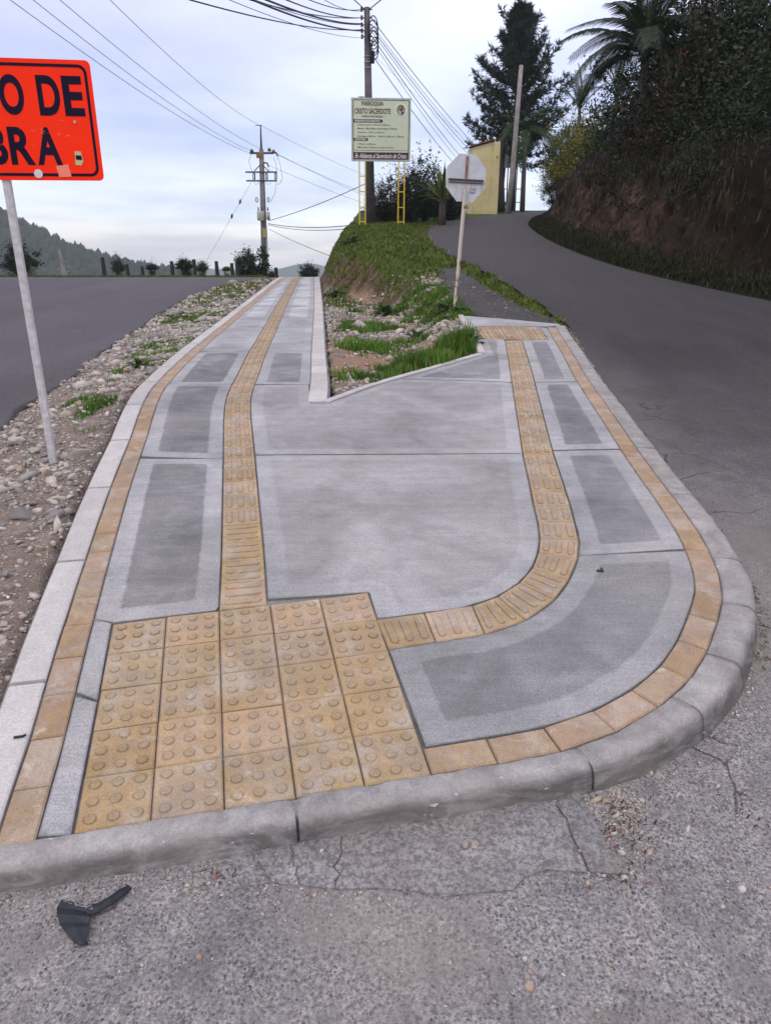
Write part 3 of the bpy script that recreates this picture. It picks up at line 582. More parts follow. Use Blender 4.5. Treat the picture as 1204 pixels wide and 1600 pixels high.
def dome_tile():
    U, V, H, F = box_geo(.025, .025); mi = [0] * len(F); n = 10
    for i in range(3):
        for j in range(3):
            cu, cv = .18 + .32 * i, .18 + .32 * j; b = len(U)
            for r, h in ((.098, .0006), (.088, -.0012), (.080, .0030), (.062, .0040)):
                for k in range(n): q = 2 * math.pi * k / n; U.append(cu + r * math.cos(q)); V.append(cv + r * math.sin(q)); H.append(h)
            for a in range(3):
                for k in range(n): F.append([b + a * n + k, b + a * n + (k + 1) % n, b + (a + 1) * n + (k + 1) % n, b + (a + 1) * n + k]); mi.append(2 if a in (0, 1) else 1)
            F.append([b + 3 * n + k for k in range(n)]); mi.append(1)
    return U, V, H, F, mi
def bar_tile(cross=False, nb=3):
    U, V, H, F = box_geo(.02, .02); mi = [0] * len(F)
    for i in range(nb):
        c = .18 + .32 * i; b = len(U); L, wd = .40, .085
        for k_, (sh, h) in enumerate(((1., -.0005), (.82, .0042), (.55, .0052))):
            ww = wd * sh; ring = []
            for q in (-90, -45, 0, 45, 90): ring.append((c + ww * math.cos(R(q - 90) + math.pi / 2) * 0, 0))
            pts = []
            for q in range(0, 181, 45): pts.append((c + ww * math.cos(R(q)), .5 + L - wd + ww * math.sin(R(q))))
            for q in range(180, 361, 45): pts.append((c + ww * math.cos(R(q)), .5 - L + wd + ww * math.sin(R(q))))
            for (pu, pv) in pts:
                if cross: pu, pv = pv, 1 - pu
                U.append(pu); V.append(pv); H.append(h)
        n = 10
        for a in range(2):
            for k in range(n): F.append([b + a * n + k, b + a * n + (k + 1) % n, b + (a + 1) * n + (k + 1) % n, b + (a + 1) * n + k]); mi.append(1 if a else 2)
        F.append([b + 2 * n + k for k in range(n)]); mi.append(1)
    return U, V, H, F, mi
DT, BT, BTC = dome_tile(), bar_tile(), bar_tile(True); BX = box_geo(.05, .025, .006)
def shrink(cs, g):
    c = [np.array(k, float) for k in cs]; m = sum(c) / 4
    return [k + (m - k) / np.linalg.norm(m - k) * g for k in c]
def tile(name, cs, geo, mats, g=.003, tilt=.0016):
    U, V, H, F, mi = geo if len(geo) == 5 else (*geo, [0] * len(geo[3]))
    a, b, c = (random.uniform(-1, 1) * tilt for _ in range(3)); H = np.array(H) + a + b * (np.array(U) - .5) * 2 + c * (np.array(V) - .5) * 2
    return lay(name, shrink(cs, g), np.array(U, float), np.array(V, float), H, F, mats, mi)
M['rimc'] = mat_tile('grimy_rim', (.25, .172, .10)); tm = [M['tile'], M['worn'], M['rimc']]; gm = [M['tile'], M['bar'], M['rimc']]
for i in range(5):
    for j in range(5):
        q = lambda u, v: quadmap(BBL, BBR, BTR, BTL, np.array([u / 5]), np.array([v / 5]))[0]
        tile('warning_tile', (q(i, j), q(i + 1, j), q(i + 1, j + 1), q(i, j + 1)), DT, tm)
tl = [(1.127, 8.464), (1.834, 8.335), (1.90, 9.20), (1.125, 9.262)]
for i in range(4):
    for j in range(4):
        q = lambda u, v: quadmap(*tl, np.array([u / 4]), np.array([v / 4]))[0]
        tile('warning_tile', (q(i, j), q(i + 1, j), q(i + 1, j + 1), q(i, j + 1)), DT, tm)
pitch = .193; k = 0; s_ = .003
while s_ + pitch < SL.s_at_y(25.5):
    a0, a1 = SL.at(s_, -.0955), SL.at(s_, .0955); b0, b1 = SL.at(s_ + pitch, -.0955), SL.at(s_ + pitch, .0955)
    if k == 0:
        a0 = np.array((a0[0], blk_top(a0[0]) + .006)); a1 = np.array((a1[0], blk_top(a1[0]) + .006))
    tile('guide_tile', (a0, a1, b1, b0), BTC if k < 4 else BT, gm, tilt=.001); s_ += pitch; k += 1
for i in range(9):
    tile('guide_tile', (SRo[i], SRo[i + 1], SRi[i + 1], SRi[i]) if False else (SRi[i], SRo[i], SRo[i + 1], SRi[i + 1]), BTC if i < 5 else BT, gm)
sa, sb = PSi.s_at_y(3.636), PSo.s_at_y(3.636); ea, eb = PSi.s_at_y(8.29), PSo.s_at_y(8.29); n = 24
for i in range(n):
    f0, f1 = i / n, (i + 1) / n
    tile('guide_tile', (PSi.at(sa + (ea - sa) * f0), PSo.at(sb + (eb - sb) * f0), PSo.at(sb + (eb - sb) * f1), PSi.at(sa + (ea - sa) * f1)), BT, gm, tilt=.001)
# ochre edge bricks
s_ = LKB.s_at_y(1.722) - .2025 + .0; first = True
while s_ < LKB.s_at_y(25.5):
    a, b = max(s_, .03), s_ + .2025
    tile('edge_brick', (LKB.at(a, .006), LKB.at(a, .110), LKB.at(b, .110), LKB.at(b, .006)), BX, [M['brick']], .003); s_ += .2025
s_ = 0.
while s_ < RKB.L - .1:
    b = s_ + .2085
    tile('edge_brick', (RKB.at(s_, -.108), RKB.at(s_, -.002), RKB.at(b, -.002), RKB.at(b, -.108)), BX, [M['brick']], .003); s_ = b
# kerb stones: a cross-section swept along a path, each stone its own mesh
def kerb(path, s0, s1, prof, side_, mat, amp=.0015, seg=.08, wsc=None, name='kerb_stone'):
    n = max(2, int((s1 - s0) / seg)); V = []; rim = []; np_ = len(prof)
    for i in range(n + 1):
        s = s0 + (s1 - s0) * i / n; endf = min(i, n - i)
        k_ = wsc(s) if wsc else 1.
        for j, (o_, dz) in enumerate(prof):
            x, y = path.at(s, side_ * o_ * k_); bx, by = path.at(s, side_ * min(o_, prof[2][0]) * k_)
            nz_ = mnoise.fractal(Vector((x * 14, y * 14, dz * 14)), 1., 2., 4) * amp; nz_ -= max(0., mnoise.noise(Vector((x * 38, y * 38, dz * 30))) - .28) * amp * 2.2 * (1 if j > 3 else .15); nn = mnoise.fractal(Vector((x * 9, y * 9, 7 + dz * 9)), 1., 2., 3) * amp
            x, y = path.at(s, side_ * (o_ * k_ + (nn * 1.3 if j > 1 else 0)))
            z = float(S(bx, by)) + dz + nz_ - (.004 if endf == 0 else 0); V.append((x, y, z)); rim.append(min(1., max(0., -dz / .022)))
    F = [[i * np_ + j, i * np_ + j + 1, (i + 1) * np_ + j + 1, (i + 1) * np_ + j] for i in range(n) for j in range(np_ - 1)]
    if side_ > 0: F = [f[::-1] for f in F] if False else F
    F += [list(range(np_))[::-1], [n * np_ + j for j in range(np_)]]
    me = np_mesh(name, V, F, mat, False, attr={'rim': rim}); bm = bmesh.new(); bm.from_mesh(me); bmesh.ops.recalc_face_normals(bm, faces=bm.faces); bm.to_mesh(me); bm.free()
    if amp > .002: me.polygons.foreach_set('use_smooth', [True] * n * (np_ - 1) + [False] * 2)
    return ob(name, me, side)
PN = [(0, -.06), (.0, .001), (.006, .005), (.112, .005), (.118, 0), (.119, -.12)]
ys0 = [1.49, 2.195, 3.036, 3.888, 4.695, 5.52, 6.34, 7.16]; sj = [LKB.s_at_y(y) for y in ys0]
while sj[-1] < LKB.s_at_y(25.8): sj.append(sj[-1] + .82)
for a, b in zip(sj, sj[1:]):
    if a < .04: a = -.0
    kerb(LKB, a + .010, b - .010, PN, -1, M['kerb_new'], .0008, .2)
PW = [(0, -.06), (0, .0), (.006, .003), (.144, .003), (.15, -.003), (.152, -.12)]
s_ = 0
while s_ < PR.s_at_y(25.8):
    kerb(PR, s_ + .003, s_ + .397, PW, -1, M['kerb_new'], .001, .2); s_ += .4
wp = Path(WEDGE); PE = [(0, -.06), (0, .006), (.004, .010), (.062, .010), (.066, .004), (.07, -.1)]
for i in range(3): kerb(wp, wp.L * i / 3 + .003, wp.L * (i + 1) / 3 - .003, PE, -1, M['kerb_new'], .0015, .1)
ep = Path([(1.03, 7.60), (1.05, 8.4), (1.055, 10.15)])
for i in range(2): kerb(ep, ep.L * i / 2, ep.L * (i + 1) / 2 - .005, [(0, -.06), (0, .012), (.01, .020), (.06, .020), (.07, .01), (.075, -.1)], -1, M['kerb_new'], .002, .2)
# worn front kerb: straight run then round the corner and up the hill road
d_ = np.array(BBR) - np.array(BBL); d_ /= np.linalg.norm(d_)
fp = Path([tuple(np.array(BBL) - d_ * .75 - np.array((0, .006))), tuple(np.array(BBL) - d_ * .2), BBL, tuple((np.array(BBL) + np.array(BBR)) / 2), BBR] + [tuple(RKB.at(v)) for v in np.arange(.2, RKB.L, .2)] + [(2.12, 9.30)])
PF = [(0, -.06), (.0, -.003), (.006, .002), (.045, .003), (.078, .001), (.092, -.005), (.101, -.015), (.105, -.030), (.108, -.055), (.112, -.085), (.118, -.16)]
sb0 = fp.s_at_y(1.75); wk = lambda s: .90 + .34 * float(ss((s - 2.0) / 1.3))
jx = [0, 1.35] + [float(fp.s[np.argmin(np.hypot(fp.p[:, 0] - x, fp.p[:, 1] - y))]) for x, y in [(.60, 1.89), (.965, 2.11), (1.18, 2.345), (1.38, 2.69), (1.495, 3.07), (1.568, 3.80), (1.62, 4.56)]]
while jx[-1] < fp.L - .5: jx.append(jx[-1] + .76)
jx.append(fp.L)
for a, b in zip(jx, jx[1:]): kerb(fp, a + .004, b - .004, PF, 1, M['kerb_old'], .0055, .022, wk)
# mortar bed of the worn kerb, closing the joints
kerb(fp, .0, fp.L, [(0, -.06), (.0, -.010), (.006, -.004), (.05, -.004), (.074, -.007), (.086, -.024), (.095, -.040), (.100, -.06), (.104, -.09), (.108, -.15)], 1, M['kerb_old'], .003, .05, lambda s: wk(s) * .93, name='kerb_bed')

# ------------------------------------------------------------------ cut bank on the right of the hill road
BK = [(9.6, 1.0), (8.4, 4.0), (7.4, 6.6), (6.62, 9.0)] + [(x + .05, y) for x, y in HR[1:]]
PB = Path(BK, .1)
prof_b = [(-.1, -.05), (.15, .04), (.4, .12), (.65, .28), (.85, .55), (1.0, .85), (1.12, 1.15), (1.25, 1.5), (1.4, 1.85), (1.6, 2.15), (1.9, 2.4), (2.4, 2.6), (3.2, 2.75), (4.5, 3.0), (7, 3.3), (12, 3.5), (30, 2.5)]
def bankh(y): return float(np.interp(y, [0, 12, 24, 32, 38, 46, 52], [.92, .92, 1.12, .88, .72, .42, .3]))
pv, ph = [], []
for a, b in zip(prof_b, prof_b[1:]):
    n = max(1, int(math.hypot(b[0] - a[0], b[1] - a[1]) / .09)) if b[0] < 4.6 else 5
    for i in range(n): pv.append(a[0] + (b[0] - a[0]) * i / n); ph.append(a[1] + (b[1] - a[1]) * i / n)
ns = 420; V = []; HG = []; AL = []
for i in range(ns + 1):
    s_ = PB.L * i / ns; px, py = PB.at(s_); k = bankh(py); z0 = float(T(px, py))
    for o_, h in zip(pv, ph):
        x, y = PB.at(s_, o_ * (.7 + .3 * k)); face = math.exp(-((h - 1.1) / 1.0) ** 2) if o_ < 3 else .25
        p = Vector((x, y, h)); f_ = mnoise.fractal(p * Vector((.55, .55, .5)), 1., 2., 3) * .35 + mnoise.fractal(p * 2.1, .8, 2., 5) * .15
        f2 = abs(mnoise.noise(Vector((x * 1.7, y * 1.7, h * .6)))) * .30 + abs(mnoise.fractal(Vector((x * 4, y * 4, h * 2.2)), .8, 2., 3)) * .10
        dx, dy = np.array(PB.at(s_, 1.)) - np.array((px, py)); d_o = (f_ - f2) * face * k * (1 if o_ > .1 else 0)
        V.append((x - dx * d_o, y - dy * d_o, z0 + h * k + (mnoise.fractal(p * 1.3, 1., 2., 4) * .10 if o_ > .3 else 0))); HG.append(h); AL.append(py)
m_ = len(pv); a = (np.arange(ns)[:, None] * m_ + np.arange(m_ - 1)).ravel()
BV = np.array(V).reshape(ns + 1, m_, 3)
tag(ob('cut_bank', np_mesh('cut_bank', V, np.stack([a, a + 1, a + m_ + 1, a + m_], 1), M['bank'], False, attr={'hgt': HG, 'along': AL})), kind='structure')
def bank_pt(i_s, o_):
    j = int(np.argmin(abs(np.array(pv) - o_))); return BV[i_s, j]
def bank_near(x, y):
    d = (BV[..., 0] - x) ** 2 + (BV[..., 1] - y) ** 2; return float(BV.reshape(-1, 3)[np.argmin(d)][2])

# ------------------------------------------------------------------ grass, stones, litter spread over the soil
rng = np.random.default_rng(3)
def blades(P, h, wd, lean=.45, seed=1):
    """one bent blade (3 triangles) per point"""
    r = np.random.default_rng(seed); n = len(P); a = r.uniform(0, 2 * np.pi, n); l = r.uniform(.1, 1, n) * lean; h = h * r.uniform(.55, 1.25, n); wd = wd * r.uniform(.7, 1.3, n)
    d = np.stack([np.cos(a), np.sin(a), 0 * a], 1); s = np.stack([-np.sin(a), np.cos(a), 0 * a], 1) * wd[:, None] / 2; up = np.array([0, 0, 1.])
    m1 = P + d * (l * h * .35)[:, None] + up * (h * .55)[:, None]; tp = P + d * (l * h)[:, None] + up * (h * (1 - .35 * l))[:, None]
    V = np.stack([P - s, P + s, m1 + s * .8, m1 - s * .8, tp], 1).reshape(-1, 3); b = (np.arange(n) * 5)[:, None]
    return V, np.concatenate([b + [0, 1, 2], b + [0, 2, 3], b + [3, 2, 4]], 0)
def scatter(n, box, ok):
    x = rng.uniform(box[0], box[1], n); y = box[2] + (box[3] - box[2]) * rng.uniform(0, 1, n) ** box[4]; k = ok(x, y); return x[k], y[k]
def gok(x, y):
    vg, wg = zones(x, y); g = grassmask(x, y); hl = np.interp(y, [p[1] for p in HL], [p[0] for p in HL])
    nz_ = np.array([mnoise.noise(Vector((a * 3.3, b * 3.3, 0))) for a, b in zip(x, y)])
    mound = (y > 9.6) & (x < hl + .04) & (x > np.interp(y, [p[1] for p in pr_out], [p[0] for p in pr_out]) + .05) & ~(pip(x, y, pp) & (pdist(x, y, pp, True) > .13))
    return (vg | wg | mound) & (rng.uniform(0, 1, len(x)) < np.clip(g * 1.3 + nz_ * 1.0 - .28, .0, 1) ** 1.5) & (pdist(x, y, base_poly, True) > .02) & ~pip(x, y, base_poly)
x, y = scatter(190000, (-3.6, 1.3, 4.5, 13.5, 1.), gok); hh = .060 + .075 * np.clip(grassmask(x, y), 0, 1.6) ** 2 * (x > .1) * (y < 9) + .045 * (x > -.7) * (y > 5.5)
V, F_ = blades(np.stack([x, y, gz(x, y) - .01], 1), hh, .006 + .0007 * y, .7)
g1 = tag(ob('verge_grass', np_mesh('verge_grass', V, F_, M['grass'])), 'short bright green grass tufts growing through the gravel beside the paved path', 'grass', kind='stuff')
x, y = scatter(110000, (-4.2, 6.6, 9.6, 33, 1.), gok)
V, F_ = blades(np.stack([x, y, gz(x, y) - .01], 1), .085 + 0 * x, .016 + .0007 * y, .9, 2)
tag(ob('hill_grass', np_mesh('hill_grass', V, F_, M['grass_hill'])), 'olive green grass covering the hump between the path and the hill road', 'grass', kind='stuff')
# far verge beyond the crest of the left road
n = 26000; x = rng.uniform(-22, -2.6, n); y = rng.uniform(25.5, 30, n); ok = (x < I(y, EDGE_L) - 7 - (y - 24)) | (rng.uniform(0, 1, n) < .0)
fx = rng.uniform(-26, -4.5, n); fy = 27.5 + np.abs(rng.normal(0, .8, n)) + .10 * (-4.5 - fx) * 0
V, F_ = blades(np.stack([fx, fy, T(fx, fy) - .02], 1), .17 + 0 * fx, .03, .6, 5)
tag(ob('far_verge_grass', np_mesh('far_verge_grass', V, F_, M['grass_hill'])), 'strip of rough yellowish grass along the far edge of the left road', 'grass', kind='stuff')
# foot and face of the cut bank
P = []; Q = []
for i in range(60000):
    a = rng.integers(40, ns); o_ = abs(rng.normal(0, .33)); j = int(np.argmin(abs(np.array(pv) - o_ - .02))); b = BV[a, j] * (1 - (u := rng.uniform())) + BV[min(a + 1, ns), min(j + 1, m_ - 1)] * u
    P.append(b)
V, F_ = blades(np.array(P), .11 + 0 * np.ones(len(P)), .017, .8, 6)
tag(ob('bank_foot_grass', np_mesh('bank_foot_grass', V, F_, M['grass_dark'])), 'dark green grass along the foot of the cut bank beside the hill road', 'grass', kind='stuff')
for i in range(26000):
    a = rng.integers(40, ns - 40); j = int(np.argmin(abs(np.array(ph) - rng.triangular(.9, 2.4, 2.7)))); Q.append(BV[a, j] + rng.normal(0, .05, 3))
Q = np.array(Q); V, F_ = blades(Q, -.30 + 0 * np.ones(len(Q)), .016, .7, 8)
tag(ob('hanging_grass', np_mesh('hanging_grass', V, F_, M['dry'])), 'dry straw coloured grass and roots hanging over the cut bank face', 'grass', kind='stuff')

def ico(sub=1):
    bm = bmesh.new(); bmesh.ops.create_icosphere(bm, subdivisions=sub, radius=1); v = np.array([p.co[:] for p in bm.verts]); f = np.array([[q.index for q in t.verts] for t in bm.faces]); bm.free(); return v, f
IV, IF = ico(1); IV2, IF2 = ico(2)
def stones(name, P, size, mat, label, flat=.6, seed=2, parent=None):
    r = np.random.default_rng(seed); n = len(P); V = IV[None] * (1 + r.uniform(-.38, .38, (n, len(IV), 1))); sc_ = r.uniform([.7, .45, flat * .55], [1.35, .95, flat * 1.15], (n, 3)) * np.asarray(size).reshape(-1, 1)
    V = V * sc_[:, None]; a = r.uniform(0, 6.28, n); b = r.normal(0, .35, n); c, s_ = np.cos(b), np.sin(b)
    V = np.stack([V[..., 0] * c[:, None] - V[..., 2] * s_[:, None], V[..., 1], V[..., 0] * s_[:, None] + V[..., 2] * c[:, None]], -1); c, s_ = np.cos(a), np.sin(a)
    V = np.stack([V[..., 0] * c[:, None] - V[..., 1] * s_[:, None], V[..., 0] * s_[:, None] + V[..., 1] * c[:, None], V[..., 2]], -1) + P[:, None]
    Fs = (IF[None] + (np.arange(n) * len(IV))[:, None, None]).reshape(-1, 3)
    return tag(ob(name, np_mesh(name, V.reshape(-1, 3), Fs, mat), parent), label, 'gravel', kind='stuff')
def vok(x, y):
    vg, wg = zones(x, y); xl = I(y, EDGE_L); d = pdist(x, y, base_poly, True)
    nz_ = np.array([mnoise.noise(Vector((a * 1.6, b * 1.1, 4))) for a, b in zip(x, y)]); ora = np.array([mnoise.noise(Vector((a * 1.2, b * 1.9, 11))) for a, b in zip(x, y)])
    return vg & (d > .01) & (rng.uniform(0, 1, len(x)) < np.clip(.62 + nz_ * 1.0 + .02 * y, .12, 1)) & (x > xl - .03)
x, y = scatter(70000, (-4.4, -1.1, 1.8, 21, 1.25), vok); sz = .0078 * np.exp(rng.normal(0, .62, len(x))) * (1 + .05 * y)
stones('verge_gravel', np.stack([x, y, gz(x, y) + sz * .2], 1), sz, M['stone'], 'loose grey and tan gravel between the left road and the path kerb')
def wok(x, y):
    vg, wg = zones(x, y); nz_ = np.array([mnoise.noise(Vector((a * 1.6, b * 1.1, 14))) for a, b in zip(x, y)]); ex = np.interp(y, [5.5, 8.2, 9.0, 9.8, 12.5, 14.5], [.8, .12, .25, .9, .6, .25])
    return wg & (rng.uniform(0, 1, len(x)) < np.clip(ex + nz_ * .8, .04, 1))
x, y = scatter(24000, (-1.4, 1.2, 5.6, 15.0, 1.), wok); sz = .009 * np.exp(rng.normal(0, .55, len(x))) * (1 + .045 * y)
stones('island_gravel', np.stack([x, y, gz(x, y) + sz * .2], 1), sz, M['stone'], 'pale crushed rock spread on the wedge of ground between both paths', seed=5)
# crumbs along the street: at the broken end of the apron, along the kerb foot and loose over the asphalt
def crumbs(n, cx, cy, sx, sy): return rng.normal(cx, sx, n), rng.normal(cy, sy, n)
cx_, cy_ = [], []
for n, a, b, c, d in [(420, .68, 1.66, .045, .07), (260, .72, 1.74, .05, .04), (220, .60, 1.52, .05, .025), (160, .95, 1.86, .12, .05), (260, 1.02, 1.70, .16, .08), (170, 1.1, 1.50, .2, .08), (160, -.45, 1.47, .12, .03), (120, -.15, 1.43, .15, .03), (120, -.75, 1.38, .2, .05), (150, 1.35, 2.05, .12, .12), (300, .1, 1.2, .6, .12)]:
    a_, b_ = crumbs(n, a, b, c, d); cx_.append(a_); cy_.append(b_)
for n in [1500]:
    q = rng.uniform(.2, fp.L - .3, n); p_ = fp.at(q, .115 + .03 * ss((q - 2) / 1.3) + np.abs(rng.normal(0, .022, n))); cx_.append(p_[:, 0]); cy_.append(p_[:, 1])
x, y = np.concatenate(cx_), np.concatenate(cy_); ok = ~pip(x, y, base_poly) | (pdist(x, y, base_poly, True) < .0); fk = np.array([tuple(fp.at(v, .112 * wk(v))) for v in np.linspace(0, fp.L, 160)])
ok &= ~pip(x, y, [tuple(p) for p in fk] + [(0, 9), (-2, 5)]); x, y = x[ok], y[ok]; sz = .0030 * np.exp(rng.normal(0, .5, len(x)))
stones('street_grit', np.stack([x, y, T(x, y) + sz * .3], 1), sz, M['stone'], 'small loose stones and grit lying on the street beside the worn kerb', seed=9)
q = rng.uniform(3.0, fp.L - .6, 1400); p_ = fp.at(q, .155 + np.abs(rng.normal(0, .018, 1400))); kk = np.array([mnoise.noise(Vector((v * 2.2, 0, 0))) for v in q]) > -.05; p_ = p_[kk]; sz = .0062 * np.exp(rng.normal(0, .5, len(p_)))
stones('kerb_debris', np.column_stack([p_, T(p_[:, 0], p_[:, 1]) + .002]), sz, M['stone_d'], 'dark crumbled asphalt and litter along the right kerb edge', seed=12)
xo = rng.uniform(.98, 2.25, 2600); yo = rng.uniform(9.4, 15.8, 2600); k_ = pip(xo, yo, pp) & (rng.uniform(0, 1, 2600) < np.array([.35 + mnoise.noise(Vector((a * 2, b * 2, 1))) for a, b in zip(xo, yo)])); xo, yo = xo[k_], yo[k_]; sz = .009 * np.exp(rng.normal(0, .5, len(xo)))
stones('strip_grit', np.stack([xo, yo, np.maximum(T(xo, yo) + .014, np.where(yo < 10.3, S(xo, yo) - .018, -9))], 1), sz, M['stone_d'], 'dark loose chips scattered over the old asphalt strip', seed=21)
# leaf litter
x, y = [], []
for n, a, b, c, d in [(60, .70, 1.70, .04, .05), (50, .66, 1.58, .05, .06), (26, 1.12, 1.72, .12, .05), (30, .64, 1.50, .08, .03), (16, -.42, 1.50, .03, .02), (30, 1.75, 3.7, .05, .1), (40, 1.83, 4.4, .04, .3)]:
    a_, b_ = crumbs(n, a, b, c, d); x.append(a_); y.append(b_)
x, y = np.concatenate(x), np.concatenate(y); V, F_ = blades(np.stack([x, y, T(x, y) + .003], 1), .011 + 0 * x, .005, 2.2, 11); V[:, 2] = np.minimum(V[:, 2], T(V[:, 0], V[:, 1]) + .010)
M['litter'] = mat_leaf('leaf_litter', (.03, .016, .010), (.09, .035, .018), (.25, .06, .02), .1)
tag(ob('leaf_litter', np_mesh('leaf_litter', V, F_, M['litter'])), 'brown and red dead leaf scraps among the grit', 'leaf litter', kind='stuff')

# ------------------------------------------------------------------ single stones
IV3, IF3 = ico(3)
rockm = []
for k in range(7):
    r = np.random.default_rng(60 + k); v = IV3.copy(); 
    for _ in range(15):                                  # chop facets
        n_ = r.normal(0, 1, 3); n_ /= np.linalg.norm(n_); d = r.uniform(.38, .72); t = v @ n_; v -= np.outer(np.maximum(t - d, 0), n_)
    v *= (1 + np.array([mnoise.noise(Vector(p) * 2.5 + Vector((k, 0, 0))) for p in v]) * .12)[:, None]; rockm.append(np_mesh('rock', v, IF3, M['stone']))
rocks = [  # x, y, length, width, height, turn, mesh, label
 (-1.97, 4.52, .17, .10, .07, .3, 0, 'large pale angular rock lying at the kerb just right of the sign pole'),
 (-1.93, 3.62, .15, .085, .06, -.3, 1, 'long dark grey rock lying lowest and widest on the left gravel'),
 (-1.80, 3.80, .07, .05, .045, .6, 2, 'blue grey rock just behind the long dark grey rock'),
 (-1.84, 4.10, .06, .05, .05, 1.2, 3, 'grey rock standing up between the pale angular rock and the kerb'),
 (-1.86, 4.22, .05, .04, .035, .2, 4, 'small dark rock wedged beside the left kerb near the sign pole'),
 (-2.03, 4.15, .055, .06, .07, .1, 5, 'upright pale stone below the foot of the sign pole'),
 (-1.99, 5.25, .055, .04, .03, .4, 6, 'white flat stone beyond the sign pole near the kerb'),
 (-2.02, 5.15, .075, .055, .04, .9, 1, 'brownish rock beside the white flat stone past the sign pole'),
 (-1.66, 3.23, .065, .045, .03, -.2, 0, 'flat greenish grey stone nearly touching the left kerb'),
 (-1.58, 2.72, .05, .042, .035, .5, 2, 'round grey stone close to the kerb at the left edge of the photo'),
 (-1.63, 2.85, .055, .035, .03, .1, 3, 'flattened tan stone among the pebbles near the lower left kerb'),
 (-1.52, 2.58, .042, .035, .03, 1.4, 4, 'squarish pale stone among the pebbles by the lower left kerb'),
 (-1.45, 2.44, .045, .032, .028, .8, 5, 'dark wedge shaped stone low on the left gravel'),
 (-1.70, 2.98, .05, .035, .03, 2.1, 6, 'smooth grey stone beside the twig on the gravel'),
 (-2.32, 6.9, .07, .05, .03, .0, 1, 'flat whitish stone in the grass further up the left verge'),
 (-2.45, 7.7, .12, .07, .05, .4, 3, 'dark rock against the kerb behind the grass clump'),
 (.52, 1.83 - .10, .014, .012, .010, .3, 2, 'blackish stone resting against the foot of the front kerb'),
 (.245, 1.585, .017, .012, .011, .6, 4, 'whitish lump on the middle of the cracked concrete apron'),
 (.222, 1.588, .014, .012, .010, 1.6, 6, 'dark lump touching the whitish one on the concrete apron'),
 (.60 + .10, 1.735, .010, .009, .008, .2, 5, 'pale pebble in the rubble right of the apron'),
 (.81, 1.70, .022, .015, .006, 1.0, 0, 'flat dark stone sunk in the dirt right of the apron'),
 (.85, 1.86, .018, .013, .010, .1, 1, 'bluish stone near the kerb foot on the right bend'),
 (-.44, 1.315 - .04, .012, .011, .009, .1, 3, 'pale rounded pebble on the bare street'),
 (-.85, 1.33, .017, .010, .006, .5, 4, 'grey chip of stone at the lower left of the street'),
 (-.08, 1.635, .0075, .007, .006, .3, 6, 'small white pebble under the joint of the front kerb'),
]
for i, (x, y, a, b, c, t, k, lab) in enumerate(rocks):
    zb = float(T(x, y)) if (y < 2.3 and x > -1.1) else float(gz(np.array(x), np.array(y)))
    q_ = .72 if a > .03 else 1.3; a, b, c = a * q_, b * q_, c * q_
    o = ob('stone', rockm[k], None, (x, y, zb + c * .30), (.1 * (k - 3), .08 * (i % 3), t), (a, b, c)); tag(o, lab, 'stone', 'single stones on the ground')

# ------------------------------------------------------------------ cracked concrete apron under the front kerb
def crackline(p, q, n, amp, seed):
    out = []
    for i in range(n + 1):
        t = i / n; j = amp * math.sin(math.pi * t) ** .3 if 0 < i < n else 0
        out.append((p[0] + (q[0] - p[0]) * t + mnoise.noise(Vector((t * 7, seed, 0))) * j * 2, p[1] + (q[1] - p[1]) * t + mnoise.noise(Vector((t * 7, seed, 5))) * j * 2))
    return out
top_ = lambda x: float(np.interp(x, [-.638, -.522, -.271, -.004, .431, .601, .78], [1.487, 1.532, 1.597, 1.658, 1.763, 1.792, 1.83])) - .004
c1 = crackline((.502, top_(.502)), (.540, 1.508), 12, .010, 1); c2 = crackline((-.262, top_(-.262)), (-.225, 1.468), 8, .008, 2); c3 = crackline((-.366, top_(-.366)), (-.300, 1.475), 8, .008, 3); c4 = crackline((-.12, top_(-.12)), (-.13, 1.455), 8, .010, 6)
bot = [(.609, 1.508), (.540, 1.508), (.425, 1.514), (.375, 1.49), (.329, 1.452), (.22, 1.438), (.161, 1.434), (.06, 1.452), (-.02, 1.457), (-.13, 1.455), (-.171, 1.462), (-.225, 1.468), (-.30, 1.475), (-.36, 1.470), (-.42, 1.486), (-.50, 1.50)]
def rough(pts): return [(x + mnoise.noise(Vector((x * 30, y * 30, 0))) * .008, y + mnoise.noise(Vector((x * 30, y * 30, 8))) * .008) for x, y in pts]
def seg(pts, a, b):
    i, j = pts.index(a), pts.index(b); return pts[i:j + 1]
M['apron'] = mat_kerb('apron_concrete', (.285, .268, .258), True)
ap = tag(empty('concrete_apron', (0, 0, 0)), kind='structure')
def slab(l, r, bots, dz):
    P = [(x + .003, y) for x, y in l[::-1]] + [(x, top_(x)) for x in np.linspace(l[0][0], r[0][0], 6)[1:-1]] + [(x - .003, y) for x, y in r] + rough(bots)
    poly_sheet('apron_slab', [tuple(map(float, p)) for p in P], .05, lambda x, y: T(x, y) + .007 + dz + .0 * x, [M['apron']], .03, ap, round_=.002)
slab(c1, [(.585, top_(.585)), (.60, 1.70), (.612, 1.60), (.640, 1.55), (.650, 1.505)], [(.60, 1.503)], .003)
slab(c4, c1, [b for b in bot if -.12 < b[0] < .5], 0); slab(c2, c4, [(-.171, 1.460)], .001); slab(c3, c2, [(-.262, 1.47)], -.001)
slab([(-.47, top_(-.47)), (-.44, 1.50)], c3, [(-.35, 1.466), (-.40, 1.482)], -.002)

